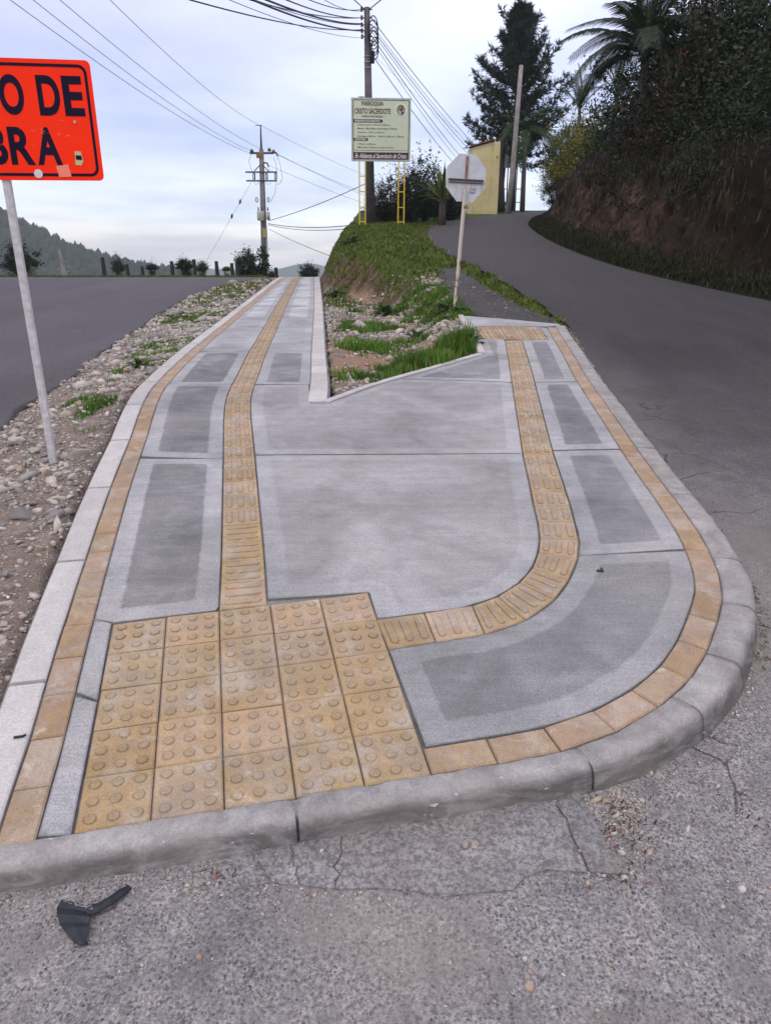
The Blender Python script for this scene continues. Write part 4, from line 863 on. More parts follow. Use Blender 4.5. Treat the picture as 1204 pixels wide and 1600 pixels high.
# ------------------------------------------------------------------ scraps of rubber and plastic
M['rubber'] = simple('black_rubber', (.014, .016, .022), .55, .3, 30, .4)
M['thread'] = simple('grey_thread', (.35, .35, .37), .8)
rb = empty('rubber_scrap', (-.735, 1.36, float(T(-.735, 1.36))), 'torn blackish blue rubber scrap with curled tail and pale frayed edge', 'rubber scrap')
def ribbon(cs, zt, th=.004):
    """cs: list of (left, right) plan points; zt: heights"""
    V = []; 
    for (l, r), z in zip(cs, zt):
        m = ((l[0] + r[0]) / 2, (l[1] + r[1]) / 2)
        for (x, y), dz in ((l, 0), (m, .004), (r, 0)): V += [(x, y, z + dz + th), (x, y, z + dz)]
    F = []
    for i in range(len(cs) - 1):
        a, b = i * 6, (i + 1) * 6; F += [[a, a + 2, b + 2, b], [a + 2, a + 4, b + 4, b + 2], [a + 1, b + 1, b + 3, a + 3], [a + 3, b + 3, b + 5, a + 5], [a, b, b + 1, a + 1], [a + 4, a + 5, b + 5, b + 4]]
    e = (len(cs) - 1) * 6; F += [[0, 1, 3, 2], [2, 3, 5, 4], [e, e + 2, e + 3, e + 1], [e + 2, e + 4, e + 5, e + 3]]
    return V, F
body = [((-.086, .054), (-.016, .034)), ((-.092, .036), (-.002, .022)), ((-.080, .012), (.006, .004)), ((-.066, -.008), (.004, -.008)), ((-.046, -.028), (.014, -.022)), ((-.020, -.048), (.014, -.042)), ((.008, -.064), (.022, -.058))]
V, F = ribbon(body, [.018, .010, .015, .008, .012, .005, .002]); ob('body', np_mesh('body', V, F, M['rubber'], True), rb)
tail = [((-.020, .040), (-.006, .012)), ((.010, .044), (.020, .016)), ((.032, .058), (.046, .036)), ((.048, .084), (.066, .068)), ((.062, .106), (.076, .098))]
V, F = ribbon(tail, [.014, .018, .022, .018, .010]); ob('tail', np_mesh('tail', V, F, M['rubber'], True), rb)
mb = MB()
for i in range(14):
    x0 = -.078 + i * .0055; y0 = .048 - i * .0016; mb.tube([(x0, y0, .022), (x0 + random.uniform(.004, .012), y0 + random.uniform(-.006, .008), .025), (x0 + random.uniform(.008, .018), y0 + random.uniform(-.008, .006), .023)], .0007, 4)
mb.build('frayed_thread', M['thread'], rb)
for o_ in rb.children:
    for p_ in o_.data.polygons: p_.use_smooth = False
mb = MB(); mb.box((0, 0, .004), (.030, .014, .003), Matrix.Rotation(-.3, 3, 'Z')); mb.box((.012, .016, .005), (.010, .026, .003), Matrix.Rotation(-.1, 3, 'Z')); tag(mb.build('plastic_scrap', M['rubber'], None, loc=(.945, 2.93, float(S(.945, 2.93)))), 'small black bent scrap lying on the concrete right of the curved tactile strip', 'scrap')
mb = MB(); mb.box((0, 0, .004), (.030, .009, .003), Matrix.Rotation(.25, 3, 'Z')); mb.box((.014, .003, .006), (.014, .006, .004), Matrix.Rotation(.7, 3, 'Z')); tag(mb.build('plastic_scrap', M['rubber'], None, loc=(-1.15, 1.917, float(S(-1.15, 1.917)) + .006)), 'short black strip lying across the left kerb joint', 'scrap')
tw = MB(); tw.tube([(-1.80, 3.08, 0), (-1.72, 3.0, .02), (-1.66, 2.95, .01)], [.004, .003, .002], 5)
tag(tw.build('twig', M['bamboo'], None, loc=(0, 0, float(gz(np.array(-1.7), np.array(3.0))) + .01)), 'pale dry twig lying on the gravel beside the left kerb', 'twig')
tw = MB(); tw.tube([(-.50, 1.505, .006), (-.47, 1.515, .012), (-.455, 1.50, .008)], [.0022, .0018, .001], 5); tag(tw.build('twig', M['bamboo'], None, loc=(0, 0, float(T(-.47, 1.5)))), 'short tan twig at the foot of the front kerb', 'twig')

# ------------------------------------------------------------------ lettering
def text_geo(body, w, h, bold=0.0, shear=0.):
    cu = bpy.data.curves.new('lettering', 'FONT'); cu.body = body; cu.size = 1; cu.offset = bold; cu.shear = shear; cu.resolution_u = 8
    o = bpy.data.objects.new('lettering', cu); link(o); me = o.to_mesh()
    V = np.array([v.co[:] for v in me.vertices]); F = [list(p.vertices) for p in me.polygons]; o.to_mesh_clear(); bpy.data.objects.remove(o); bpy.data.curves.remove(cu)
    mn, mxx = V.min(0), V.max(0); V = (V - mn) / np.maximum(mxx - mn, 1e-6); return np.column_stack([V[:, 0] * w, 0 * V[:, 0], V[:, 1] * h]), F
def put_text(name, parent, mat, body, x, z, w, h, y=-.004, bold=.0, shear=0.):
    V, F = text_geo(body, w, h, bold, shear); V = V + np.array([x, y, z]); return ob(name, np_mesh(name, V, [f[::-1] for f in F] if False else F, mat), parent)
def flat(poly, y): return [(x, y, z) for x, z in poly]
def rrect(x0, z0, x1, z1, r, n=5):
    P = []
    for cx, cz, a in ((x1 - r, z1 - r, 0), (x0 + r, z1 - r, 90), (x0 + r, z0 + r, 180), (x1 - r, z0 + r, 270)):
        for k in range(n + 1): q = R(a + 90 * k / n); P.append((cx + r * math.cos(q), cz + r * math.sin(q)))
    return P
def plate(name, parent, mat, poly, y0, y1):
    n = len(poly); V = flat(poly, y0) + flat(poly, y1); F = [list(range(n)), list(range(n, 2 * n))[::-1]] + [[i, i + n, (i + 1) % n + n, (i + 1) % n] for i in range(n)]
    me = np_mesh(name, V, F, mat); bm = bmesh.new(); bm.from_mesh(me); bmesh.ops.recalc_face_normals(bm, faces=bm.faces); bm.to_mesh(me); bm.free(); return ob(name, me, parent)
def ringplate(name, parent, mat, A, B, y):
    n = len(A); V = flat(A, y) + flat(B, y); return ob(name, np_mesh(name, V, [[i, (i + 1) % n, (i + 1) % n + n, i + n] for i in range(n)], mat), parent)

M['orange'] = simple('orange_sheeting', (.95, .030, .004), .6, .04, 3, .12)
_m = M['orange'].node_tree.nodes['Principled BSDF']
M['ink'] = simple('black_ink', (.010, .006, .022), .7, spec=.1); M['galv'] = simple('galvanised_steel', (.42, .40, .41), .5, .12, 20, .4, metal=.25)
M['white_post'] = simple('whitewashed_post', (.50, .47, .46), .7, .2, 25)
M['sticker'] = simple('white_sticker', (.62, .58, .58), .6); M['sticker_p'] = simple('pink_tape', (.85, .22, .14), .5, .1)
M['sticker_y'] = simple('yellow_sticker', (.5, .48, .22), .6)

# ------------------------------------------------------------------ orange works sign on its post, left edge
D = 4.48
sgn = empty('works_sign', (-2.13, D, float(gz(np.array(-2.17), np.array(D))) - .02), 'orange roadworks sign with black capitals on a pale square post in gravel', 'road sign', rot=(0, R(-.6), R(10)))
zb = sgn.location.z; hz = EYE + .440 - zb
mb = MB(); mb.box((.0, .028, (hz + .58) / 2), (.042, .042, hz + .58), bev=.005); mb.build('post', M['white_post'], sgn)
SX0, SX1, SZ0, SZ1 = -.535, .535, hz, hz + .605
plate('panel', sgn, M['orange'], rrect(SX0, SZ0, SX1, SZ1, .028), 0., .003)
ringplate('border_line', sgn, M['ink'], rrect(SX0 + .022, SZ0 + .022, SX1 - .022, SZ1 - .022, .045, 6), rrect(SX0 + .037, SZ0 + .037, SX1 - .037, SZ1 - .037, .032, 6), -.0015)
def sign_row(row, x_end, z0, h, adv):
    x = x_end
    for ch, wd in row[::-1]:
        if ch != ' ': put_text('letter', sgn, M['ink'], ch, x - wd, z0, wd, h, -.0015, .034)
        x -= wd + adv
sign_row([('I', .028), ('N', .105), ('I', .028), ('C', .10), ('I', .028), ('O', .126), (' ', .038), ('D', .116), ('E', .106)], SX1 - .056, SZ1 - .276, .198, .017)
sign_row([('O', .118), ('B', .105), ('R', .128), ('A', .132)], SX1 - .212, SZ1 - .526, .192, .012)
def disc(r, cx, cz, n=16): return [(cx + r * math.cos(2 * math.pi * k / n), cz + r * math.sin(2 * math.pi * k / n)) for k in range(n)]
plate('sticker', sgn, M['sticker'], disc(.023, SX1 - .352, SZ0 + .034), -.004, -.0018)
plate('tape', sgn, M['sticker_p'], [(SX1 - .242, SZ0 + .016), (SX1 - .175, SZ0 + .020), (SX1 - .185, SZ0 + .084), (SX1 - .252, SZ0 + .074)], -.0035, -.0018)
plate('sticker', sgn, M['sticker_y'], [(SX1 - .145, SZ0 + .082), (SX1 - .115, SZ0 + .078), (SX1 - .100, SZ0 + .10), (SX1 - .108, SZ0 + .15), (SX1 - .14, SZ0 + .152)], -.0035, -.0018)
plate('sticker_band', sgn, M['ink'], [(SX1 - .138, SZ0 + .108), (SX1 - .106, SZ0 + .106), (SX1 - .108, SZ0 + .130), (SX1 - .139, SZ0 + .131)], -.0045, -.0036)
mb = MB()
for zz in (SZ0 + .30,):
    mb.tube([(SX1 - .118, -.001, zz), (SX1 - .118, -.008, zz)], .008, 8)
mb.build('bolt', M['galv'], sgn)
gs = np.random.default_rng(5); mb = MB()
for k in range(26):
    x = SX1 - .42 + gs.uniform(0, .3); z = SZ0 + .26 - (x - SX1 + .42) * .12 + gs.normal(0, .004) + (0 if k < 18 else gs.uniform(-.1, .15)); s_ = gs.uniform(.0012, .003)
    mb.add([(x - s_ * 2, -.0024, z - s_ * .4), (x + s_ * 2, -.0024, z - s_ * .6), (x + s_ * 2, -.0024, z + s_ * .4), (x - s_ * 2, -.0024, z + s_ * .3)], [(0, 1, 2, 3)])
mb.build('scratches', M['sticker_p'], sgn)

# ------------------------------------------------------------------ back of the stop sign on a leaning post
def mat_signback():
    m = NM('weathered_sign_back', .55, .4); z = m.sepz(2); n = m.noise(9, 5, .7)
    c = m.mix(1, (.50, .51, .52), m.ramp(n, [(.3, .78), (.7, 1.05)]), 'MULTIPLY')
    drip = m.math('MULTIPLY', m.ramp(m.noise(30, 3, .6, m.mapv((2.2, 1, .12))), [(.46, 0.), (.60, 1.)]), m.math('MULTIPLY', m.rng(z, -.20, -.035), m.rng(z, -.035, -.02, 1., 0.)))
    c = m.mix(m.math('MULTIPLY', drip, .85), c, (.16, .09, .06)); m.col(c); return m.m
M['signback'] = mat_signback(); M['rust'] = simple('rusty_steel', (.23, .13, .095), .8, .5, 12, .2, .004)
def mat_post_peel():
    m = NM('peeling_cream_post', .75, .3); n = m.noise(14, 6, .7, m.mapv((1, 1, .5)))
    low = m.rng(m.sepz(2), .0, 1.1, .16, 0.); m.col(m.mix(m.ramp(m.math('ADD', n, low), [(.58, 0.), (.64, 1.)]), (.52, .46, .37), (.14, .075, .05))); return m.m
M['peel'] = mat_post_peel()
base = Vector((.985, 10.75, float(gz(np.array(.985), np.array(10.75))) - .05)); topc = Vector(P3((1.11, 10.9, 1.10)))
st_ = empty('stop_sign', base, 'octagonal road sign seen from behind on a thin leaning rusty post', 'road sign')
ax = (topc - base); mb = MB(); mb.tube([(0, 0, 0), tuple(ax * .5), tuple(ax * .93)], .026, 4); mb.build('post', M['peel'], st_)
oc = [(math.cos(R(22.5 + 45 * k)) * .318, math.sin(R(22.5 + 45 * k)) * .318) for k in range(8)]
pl = plate('panel', st_, M['signback'], oc, .0, .004); pl.location = ax + Vector((0, .035, 0)); pl.rotation_euler = (R(-3), R(2.5), R(4)); pl.scale = (.93, 1, 1.03)
mb = MB(); mb.box((0, -.012, .13), (.032, .022, .27)); mb.build('bracket', M['rust'], pl)
mb = MB(); mb.box((0, -.016, -.025), (.52, .026, .020)); mb.box((0, -.010, -.060), (.50, .010, .008)); mb.build('crossbar', simple('dark_rusty_bar', (.085, .055, .045), .8, .5, 14), pl)
plate('label_plate', pl, simple('violet_sticker', (.20, .17, .25), .6), [(.065, -.19), (.145, -.19), (.145, -.125), (.065, -.125)], -.002, -.0005)
lb = put_text('label_lettering', pl, M['sticker'], 'TN', .075, -.175, .058, .036, -.003, .02)

# ------------------------------------------------------------------ parish notice board
M['yellow_paint'] = simple('yellow_paint', (.62, .42, .03), .5, .12, 6, .4); M['board'] = simple('board_cream', (.56, .60, .42), .6, .05, 1)
M['board_edge'] = simple('board_frame', (.40, .44, .36), .5); M['maroon'] = simple('maroon_print', (.075, .022, .026), .6, .05); M['print'] = simple('dark_print', (.04, .035, .05), .6, .05)
M['white_print'] = simple('white_print', (.75, .74, .70), .6, .03); M['olive'] = simple('olive_print', (.28, .25, .09), .6); M['brown_hair'] = simple('dark_brown_print', (.06, .035, .02), .6)
M['skin_print'] = simple('skin_print', (.42, .28, .18), .6); M['blue_print'] = simple('grey_blue_print', (.32, .38, .40), .6)
bd = empty('notice_board', (-.19, 30, EYE + 1.20), 'large cream parish notice board with dark lettering on yellow ladder legs', 'notice board', rot=(0, R(.4), R(2)))
W2, ZB, ZT = 1.10, 2.39, 4.50
plate('panel', bd, M['board_edge'], rrect(-W2, ZB, W2, ZT, .03), 0, .06)
IX, IZ0, IZ1 = W2 - .065, ZB + .07, ZT - .065
plate('face', bd, M['board'], rrect(-IX, IZ0, IX, IZ1, .06), -.006, -.001)
ringplate('border_line', bd, M['print'], rrect(-IX, IZ0, IX, IZ1, .06), rrect(-IX + .022, IZ0 + .022, IX - .022, IZ1 - .022, .05), -.009)
def bx_(x): return -W2 + x * 2 * W2
def bz_(z): return ZT - z * (ZT - ZB)
def bt(s, x0, x1, z0, z1, mat, bold=.0, shear=0, nm='lettering'): put_text(nm, bd, mat, s, bx_(x0), bz_(z1), bx_(x1) - bx_(x0), bz_(z0) - bz_(z1), -.012, bold, shear)
bt('PARROQUIA', .175, .54, .055, .135, M['maroon'], .02); bt('CRISTO SACERDOTE', .055, .66, .165, .25, M['maroon'], .02)
bt('VEREDA PORTEZUELA', .175, .535, .275, .303, M['print'], .02)
plate('heading_band', bd, M['maroon'], [(bx_(.035), bz_(.385)), (bx_(.515), bz_(.385)), (bx_(.53), bz_(.36)), (bx_(.515), bz_(.335)), (bx_(.035), bz_(.335))], -.012, -.008)
put_text('lettering', bd, M['white_print'], 'HORARIO EUCARISTIAS', bx_(.06), bz_(.376), .42 * 2 * W2, .066, -.015, .02)
bt('Lunes, Jueves y Viernes: 6:00 pm', .105, .655, .408, .438, M['print'], .01); bt('Martes : Misa Maria Auxiliadora: 7:00 pm', .105, .775, .465, .498, M['print'], .01)
bt('Sabados: 11:00 m y 5:00 pm', .105, .56, .528, .555, M['print'], .01); bt('Domingos: 8:00 am - 12:00 m- 5:00 pm y 7:00 pm', .105, .885, .588, .62, M['print'], .01)
plate('heading_band', bd, M['maroon'], [(bx_(.035), bz_(.675)), (bx_(.27), bz_(.675)), (bx_(.285), bz_(.65)), (bx_(.27), bz_(.63)), (bx_(.035), bz_(.63))], -.012, -.008)
put_text('lettering', bd, M['white_print'], 'ORATORIO', bx_(.06), bz_(.668), .19 * 2 * W2, .062, -.015, .02)
bt('7:00 pm a 8:00 pm', .115, .41, .712, .742, M['print'], .01); bt('Miercoles y Festivos: no hay servicio', .105, .71, .765, .795, M['print'], .01)
plate('rule', bd, M['print'], [(bx_(.05), bz_(.827)), (bx_(.955), bz_(.827)), (bx_(.955), bz_(.822)), (bx_(.05), bz_(.822))], -.011, -.008)
plate('footer_band', bd, M['maroon'], [(bx_(.035), bz_(.965)), (bx_(.965), bz_(.965)), (bx_(.965), bz_(.855)), (bx_(.035), bz_(.855))], -.012, -.008)
bt('En Alabanza al Sacerdocio de Cristo', .06, .935, .875, .95, M['white_print'], .01, .35)
for o_ in [c for c in bd.children if c.name.startswith('lettering')][-1:]: o_.location.y = -.004
cx, cz = bx_(.83), bz_(.185); plate('emblem', bd, M['white_print'], disc(.215, cx, cz, 24), -.014, -.008); em = plate('emblem_field', bd, M['olive'], [(cx + .165 * math.cos(q), cz + .185 * math.sin(q)) for q in np.linspace(0, 2 * math.pi, 24, False)], -.017, -.014)
plate('figure_robe', bd, M['blue_print'], [(cx - .11, cz - .12), (cx - .05, cz - .17), (cx + .06, cz - .165), (cx + .11, cz - .10), (cx + .07, cz + .02), (cx, cz + .05), (cx - .07, cz + .0)], -.020, -.017)
plate('figure_hair', bd, M['brown_hair'], [(cx + .005 + .065 * math.cos(q), cz + .055 + .095 * math.sin(q)) for q in np.linspace(0, 2 * math.pi, 14, False)], -.022, -.019)
plate('figure_face', bd, M['skin_print'], [(cx - .01 + .030 * math.cos(q), cz + .075 + .048 * math.sin(q)) for q in np.linspace(0, 2 * math.pi, 12, False)], -.025, -.021)
plate('figure_cloak', bd, M['brown_hair'], [(cx + .03, cz - .03), (cx + .12, cz - .08), (cx + .10, cz - .13), (cx + .02, cz - .16)], -.024, -.021)
for lx in (-.70, .78):
    lg = bpy.data.objects.new('leg', None); link(lg); lg.parent = bd
    mb = MB()
    for dx in (-.11, .115): mb.box((lx + dx, .03, ZB / 2 - .05), (.045, .045, ZB + .12))
    f_ = mb.build('rail', M['yellow_paint'], lg); mb = MB()
    for zz in (.28, .80, 1.35, 1.88): mb.box((lx, .03, zz), (.18, .03, .035))
    mb.build('rung', M['yellow_paint'], lg)
mb = MB(); mb.box((-.72, .02, ZT + .02), (.22, .05, .05)); mb.build('top_clip', M['board_edge'], bd)

# ------------------------------------------------------------------ concrete poles
M['pole'] = simple('grey_pole_concrete', (.165, .155, .15), .85, .2, 3); M['pole_d'] = simple('dark_pole_concrete', (.105, .09, .085), .85, .25, 3)
M['steel'] = simple('dark_line_steel', (.05, .055, .065), .6); M['cable'] = simple('black_cable', (.012, .012, .014), .6); M['wire'] = simple('grey_wire', (.10, .10, .115), .5)
M['insul'] = simple('brown_porcelain', (.10, .05, .03), .35, spec=.5); M['tank'] = simple('pale_tank_paint', (.42, .42, .36), .5); M['ytape'] = simple('faded_yellow_mark', (.34, .30, .10), .6)
pb, pt = Vector(P3((-.61, 32, 1.40))), Vector(P3((-.70, 32, 9.09)))
p1 = empty('utility_pole', pb, 'dark concrete utility pole behind the notice board with a coil of black cable near its top', 'utility pole'); p1['label'] = 'dark concrete utility pole behind the notice board with coiled black cables'
d = pt - pb; MB().tube([(0, 0, 0), tuple(d)], [.20, .11], 12).build('shaft', M['pole_d'], p1, True)
mb = MB()
for k, (f, r, yo) in enumerate([(.905, .34, -.17), (.865, .30, -.19), (.83, .24, -.18)]):
    for q_ in range(2):
        c = d * (f - .018 * q_) + Vector((.22 + .03 * k, yo - .02 * q_, 0)); mb.tube([c + Vector((math.sin(a) * r * .55, .02 * math.cos(3 * a), math.cos(a) * r * 1.25)) for a in np.linspace(0, 6.6, 22)], .020, 5)
mb.build('cable_coil', M['cable'], p1)
mb = MB(); mb.box(d * .785 + Vector((.19, -.12, 0)), (.14, .16, .42), bev=.02); mb.build('junction_box', M['cable'], p1)
mb = MB()
for f in (.99, .955, .925, .90, .875): mb.tube([d * f + Vector((-.22, -.05, 0)), d * f + Vector((.20, -.05, 0))], .022, 6); mb.tube([d * f + Vector((-.2, -.06, -.07)), d * f + Vector((-.2, -.06, .07))], .045, 8)
mb.build('spool_insulators', M['insul'], p1)
mb = MB()
for f in (.79, .765, .74): mb.tube([d * f + Vector((0, 0, -.01)), d * f + Vector((0, 0, .01))], .152, 12)
mb.build('steel_band', M['galv'], p1)

qb, qt = Vector(P3((-6.66, 42, -1.75))), Vector(P3((-6.47, 42, 6.70)))
p2 = empty('utility_pole', qb, 'grey concrete utility pole with crossarms and transformer at the end of the path', 'utility pole')
d2 = qt - qb; zz = lambda z: (EYE + z - qb.z) / d2.z
ZP = lambda z, dx=0, dy=0: d2 * zz(z) + Vector((dx, dy, 0))
MB().tube([(0, 0, 0), tuple(ZP(5.6))], [.20, .12], 10).build('shaft', M['pole'], p2, True)
MB().tube([tuple(ZP(5.5)), tuple(ZP(6.7))], [.07, .03], 6).build('top_spike', M['steel'], p2); 
mb = MB(); mb.box(ZP(6.72, -.10), (.34, .03, .03)); mb.build('lightning_bracket', M['steel'], p2)
mb = MB(); mb.box(ZP(5.42, .02), (1.25, .09, .09)); mb.build('crossarm', M['steel'], p2)
for dx, dz in ((-.5, 5.45), (.42, 5.50), (.64, 5.42)):
    mb = MB(); mb.tube([ZP(dz, dx), ZP(dz + .06, dx), ZP(dz + .16, dx)], [.07, .11, .05], 8); mb.build('insulator', M['insul'], p2)
mb = MB(); mb.tube([ZP(5.45, .64, -.1), ZP(5.42, .80, -.1), ZP(5.25, .86, -.1)], .045, 6); mb.tube([ZP(4.95, .1, -.15), ZP(4.92, .32, -.15), ZP(4.75, .38, -.15)], .045, 6); mb.build('strain_insulator', M['insul'], p2)
mb = MB(); mb.box(ZP(5.28, -.10, -.12), (.30, .05, .22)); mb.build('bracket_plate', simple('ochre_bracket', (.22, .12, .03), .7), p2)
for z_, x0, x1 in ((4.50, -.85, .82), (4.08, -.82, .80)):
    mb = MB(); mb.box(ZP(z_, (x0 + x1) / 2, -.12), (x1 - x0, .07, .07)); mb.build('crossarm', M['steel'], p2)
mb = MB(); mb.tube([ZP(4.55, -.38, -.12), ZP(4.85, -.06, -.12)], .025, 5); mb.tube([ZP(4.55, .36, -.12), ZP(4.85, .06, -.12)], .025, 5); mb.build('brace', M['steel'], p2)
for dx in (-.40, .26, .74):
    mb = MB(); mb.box(ZP(4.42, dx, -.16), (.13, .06, .05)); mb.box(ZP(4.16, dx, -.16), (.13, .06, .05)); mb.tube([ZP(4.40, dx - .04, -.2), ZP(4.18, dx - .04, -.2)], .025, 6); mb.tube([ZP(4.40, dx + .045, -.18), ZP(4.18, dx + .045, -.18)], .035, 6); mb.build('fuse_cutout', M['steel'], p2)
mb = MB()
for dx, x2, z1, z2 in ((-.5, -.45, 5.35, 4.45), (.64, .70, 5.2, 4.4), (.86, 1.0, 5.2, 4.0), (.35, .26, 4.75, 4.4)):
    mb.tube([ZP(z1, dx, -.15), ZP(z1 - .3, dx - .15 if dx < 0 else dx + .12, -.15), ZP(z2 + .2, x2 + (.1 if dx > 0 else -.1), -.15), ZP(z2, x2, -.15)], .010, 4)
for dx in (-.36, .28, .8): mb.tube([ZP(4.05, dx - .05, -.2), ZP(3.90, dx + .02, -.2), ZP(3.92, dx + .15, -.2), ZP(4.08, dx + .2, -.2)], .010, 4)
mb.tube([ZP(3.95, .74, -.2), ZP(3.5, .7, -.2), ZP(3.05, .45, -.2)], .010, 4); mb.build('jumper_wire', M['wire'], p2)
for dx in (-.30, .32):
    mb = MB(); mb.tube([ZP(3.15 - .0, dx + .06 * math.cos(a), -.15) + Vector((0, 0, .12 * math.sin(a))) for a in np.linspace(0, 6.28, 10)], .022, 5); mb.build('arrester', M['steel'], p2)
mb = MB(); mb.tube([ZP(2.12, -.10, -.22), ZP(2.16, -.10, -.22), ZP(2.55, -.10, -.22), ZP(2.60, -.10, -.22)], [.16, .20, .20, .17], 14); mb.box(ZP(2.36, .28, -.1), (.16, .2, .4)); tk = mb.build('transformer', M['tank'], p2, True)
mb = MB()
for dx in (-.22, -.05, .28): mb.tube([ZP(2.6, dx, -.22), ZP(2.68, dx, -.22), ZP(2.80, dx, -.22)], [.035, .045, .02], 6)
mb.build('bushing', M['insul'], p2)
mb = MB(); mb.box(ZP(2.20, -.02, -.43), (.2, .02, .16)); mb.box(ZP(1.5, .08, -.2), (.22, .02, .45)); mb.build('warning_plate', M['ytape'], p2)
MB().tube([ZP(1.9, .16, -.14), ZP(-1.6, .20, -.16)], .045, 6).build('conduit', M['galv'], p2)
mb = MB(); mb.box(ZP(-.08, .16, -.2), (.22, .12, .16)); mb.box(ZP(.35, .2, -.2), (.16, .1, .14)); mb.build('meter_box', M['steel'], p2)

# ------------------------------------------------------------------ wires (each one a thing)
def wire(a, b, label, r=.010, sag=.02, grp='overhead wires', n=18, mat='wire'):
    a, b = Vector(a), Vector(b); L = (b - a).length; pts = []
    for i in range(n + 1):
        t = i / n; p = a.lerp(b, t); p.z -= 4 * sag * L * t * (1 - t); pts.append(p - a)
    o = MB().tube(pts, r, 4, cap=False).build('overhead_wire', M[mat], None); o.location = a; return tag(o, label, 'wire', grp)
def far_pt(px, py, t):          # a point well past the frame on a line of sight, as the crow flies
    u = (px - 602) / 1130; v = (py - 800) / 1130; c, s = math.cos(R(19.04)), math.sin(R(19.04)); return Vector((u * t, (c - v * s) * t, EYE + (-s - v * c) * t))
Q = lambda z, dx=0: qb + ZP(z, dx)
for (zz_, dx, px, py, lab) in [(5.40, -.55, -40, -42, 'lowest of the four wires falling from upper left to the grey pole crossarm'), (5.50, -.48, -10, -50, 'second lowest wire falling from upper left to the grey pole crossarm'),
                               (5.60, .05, 30, -55, 'third wire from below falling to the grey pole from upper left'), (6.72, -.02, 110, -62, 'thin topmost wire falling from upper left to the spike of the grey pole')]:
    wire(Q(zz_, dx), far_pt(px, py, 13), lab, .009, .012)
for (zz_, dx, b, lab) in [(6.72, 0, (3.0, 62, 4.9), 'thin wire running right and down from the spike of the grey pole'), (5.45, .6, (3.0, 60, 3.6), 'wire running right from the crossarm tip of the grey pole towards the board'), (5.4, .8, (3.2, 60, 3.2), 'lower wire running right from the grey pole crossarm towards the board'),
                          (4.85, .35, (3.4, 60, 2.9), 'wire leaving the bent bracket below the crossarm of the grey pole')]:
    wire(Q(zz_, dx), P3(b), lab, .009, .012)
wire(Q(2.12, .25), pb + d * .22, 'service cable from the transformer up to the dark pole behind the board', .016, .01, mat='cable')
wire(Q(1.98, .25), P3((-1.2, 31, 1.42)), 'slack service cable from the grey pole to the hump top', .016, .012, mat='cable')
wire(Q(1.92, .25), P3((-1.25, 31, 1.30)), 'second slack service cable just below the first', .013, .014, mat='cable')
wire(Q(1.70, .3), P3((-2.2, 33, .2)), 'lowest thin cable going down right from the grey pole', .012, .006, mat='cable')
wire(Q(4.0, -.6), P3((-10.5, 40, -1.6)), 'thin guy wire running down left from the grey pole with two dark beads', .007, .002)
for k, f in enumerate((.17, .30)): 
    gp = Vector(Q(4.0, -.6)).lerp(Vector(P3((-10.5, 40, -1.6))), f); mb = MB(); mb.tube([gp + Vector((.03, 0, .12)), gp, gp + Vector((-.03, 0, -.12))], [.03, .07, .03], 6); tag(mb.build('guy_insulator', M['steel'], None), ('upper' if k == 0 else 'lower') + ' dark bead on the guy wire left of the grey pole', 'insulator', 'beads on the guy wire')
W = lambda f, dx=-.2: pb + d * f + Vector((dx, -.05, 0))
for f, px, py, t, lab, r in [(.905, 270, -8, 12, 'longest drooping cable reaching the dark pole from the far upper left', .013), (.955, 352, -12, 14, 'cable to the dark pole, second from the left at the top edge', .013), (.925, 362, -14, 14, 'thin cable just right of the second one to the dark pole', .009), (.93, 388, -12, 14, 'thick cable to the dark pole in the middle of the bundle', .022), (.90, 372, -10, 14, 'thick lower cable of the bundle entering the dark pole', .022),
                              (.955, 420, -12, 15, 'cable to the dark pole right of the thick ones', .016), (.99, 452, -14, 15, 'upper cable of the bundle entering the dark pole', .012), (.985, 488, -12, 16, 'short steep cable to the dark pole near the top', .009), (.87, 340, -8, 13, 'faint lowest thin wire of the bundle left of the dark pole', .007)]:
    wire(W(f), far_pt(px, py, t), lab, r, .009, mat='cable')
wire(W(.99, -.08), far_pt(538, -14, 26), 'left arm of the wire pair rising over the tip of the dark pole', .022, 0, mat='cable'); wire(W(.99, .08), far_pt(612, -14, 26), 'right arm of the wire pair rising over the tip of the dark pole', .022, 0, mat='cable')
for k, (f, x, z) in enumerate([(.955, 5.5, 6.95), (.93, 5.35, 6.75), (.915, 5.25, 6.6), (.90, 5.1, 6.45), (.88, 4.85, 6.1), (.86, 4.7, 5.9), (.80, 4.5, 5.65)]):
    wire(W(f, .15), P3((x, 50, z)), ['topmost', 'second', 'third', 'fourth', 'fifth', 'sixth', 'lowest'][k] + ' of the parallel wires slanting down right from the dark pole to the trees', .013 if k % 2 else .019, .008, mat='cable')
wire(W(.80, .2), P3((8, 60, 7.6)), 'very thin wire going right from the dark pole towards the conifer', .006, .01)

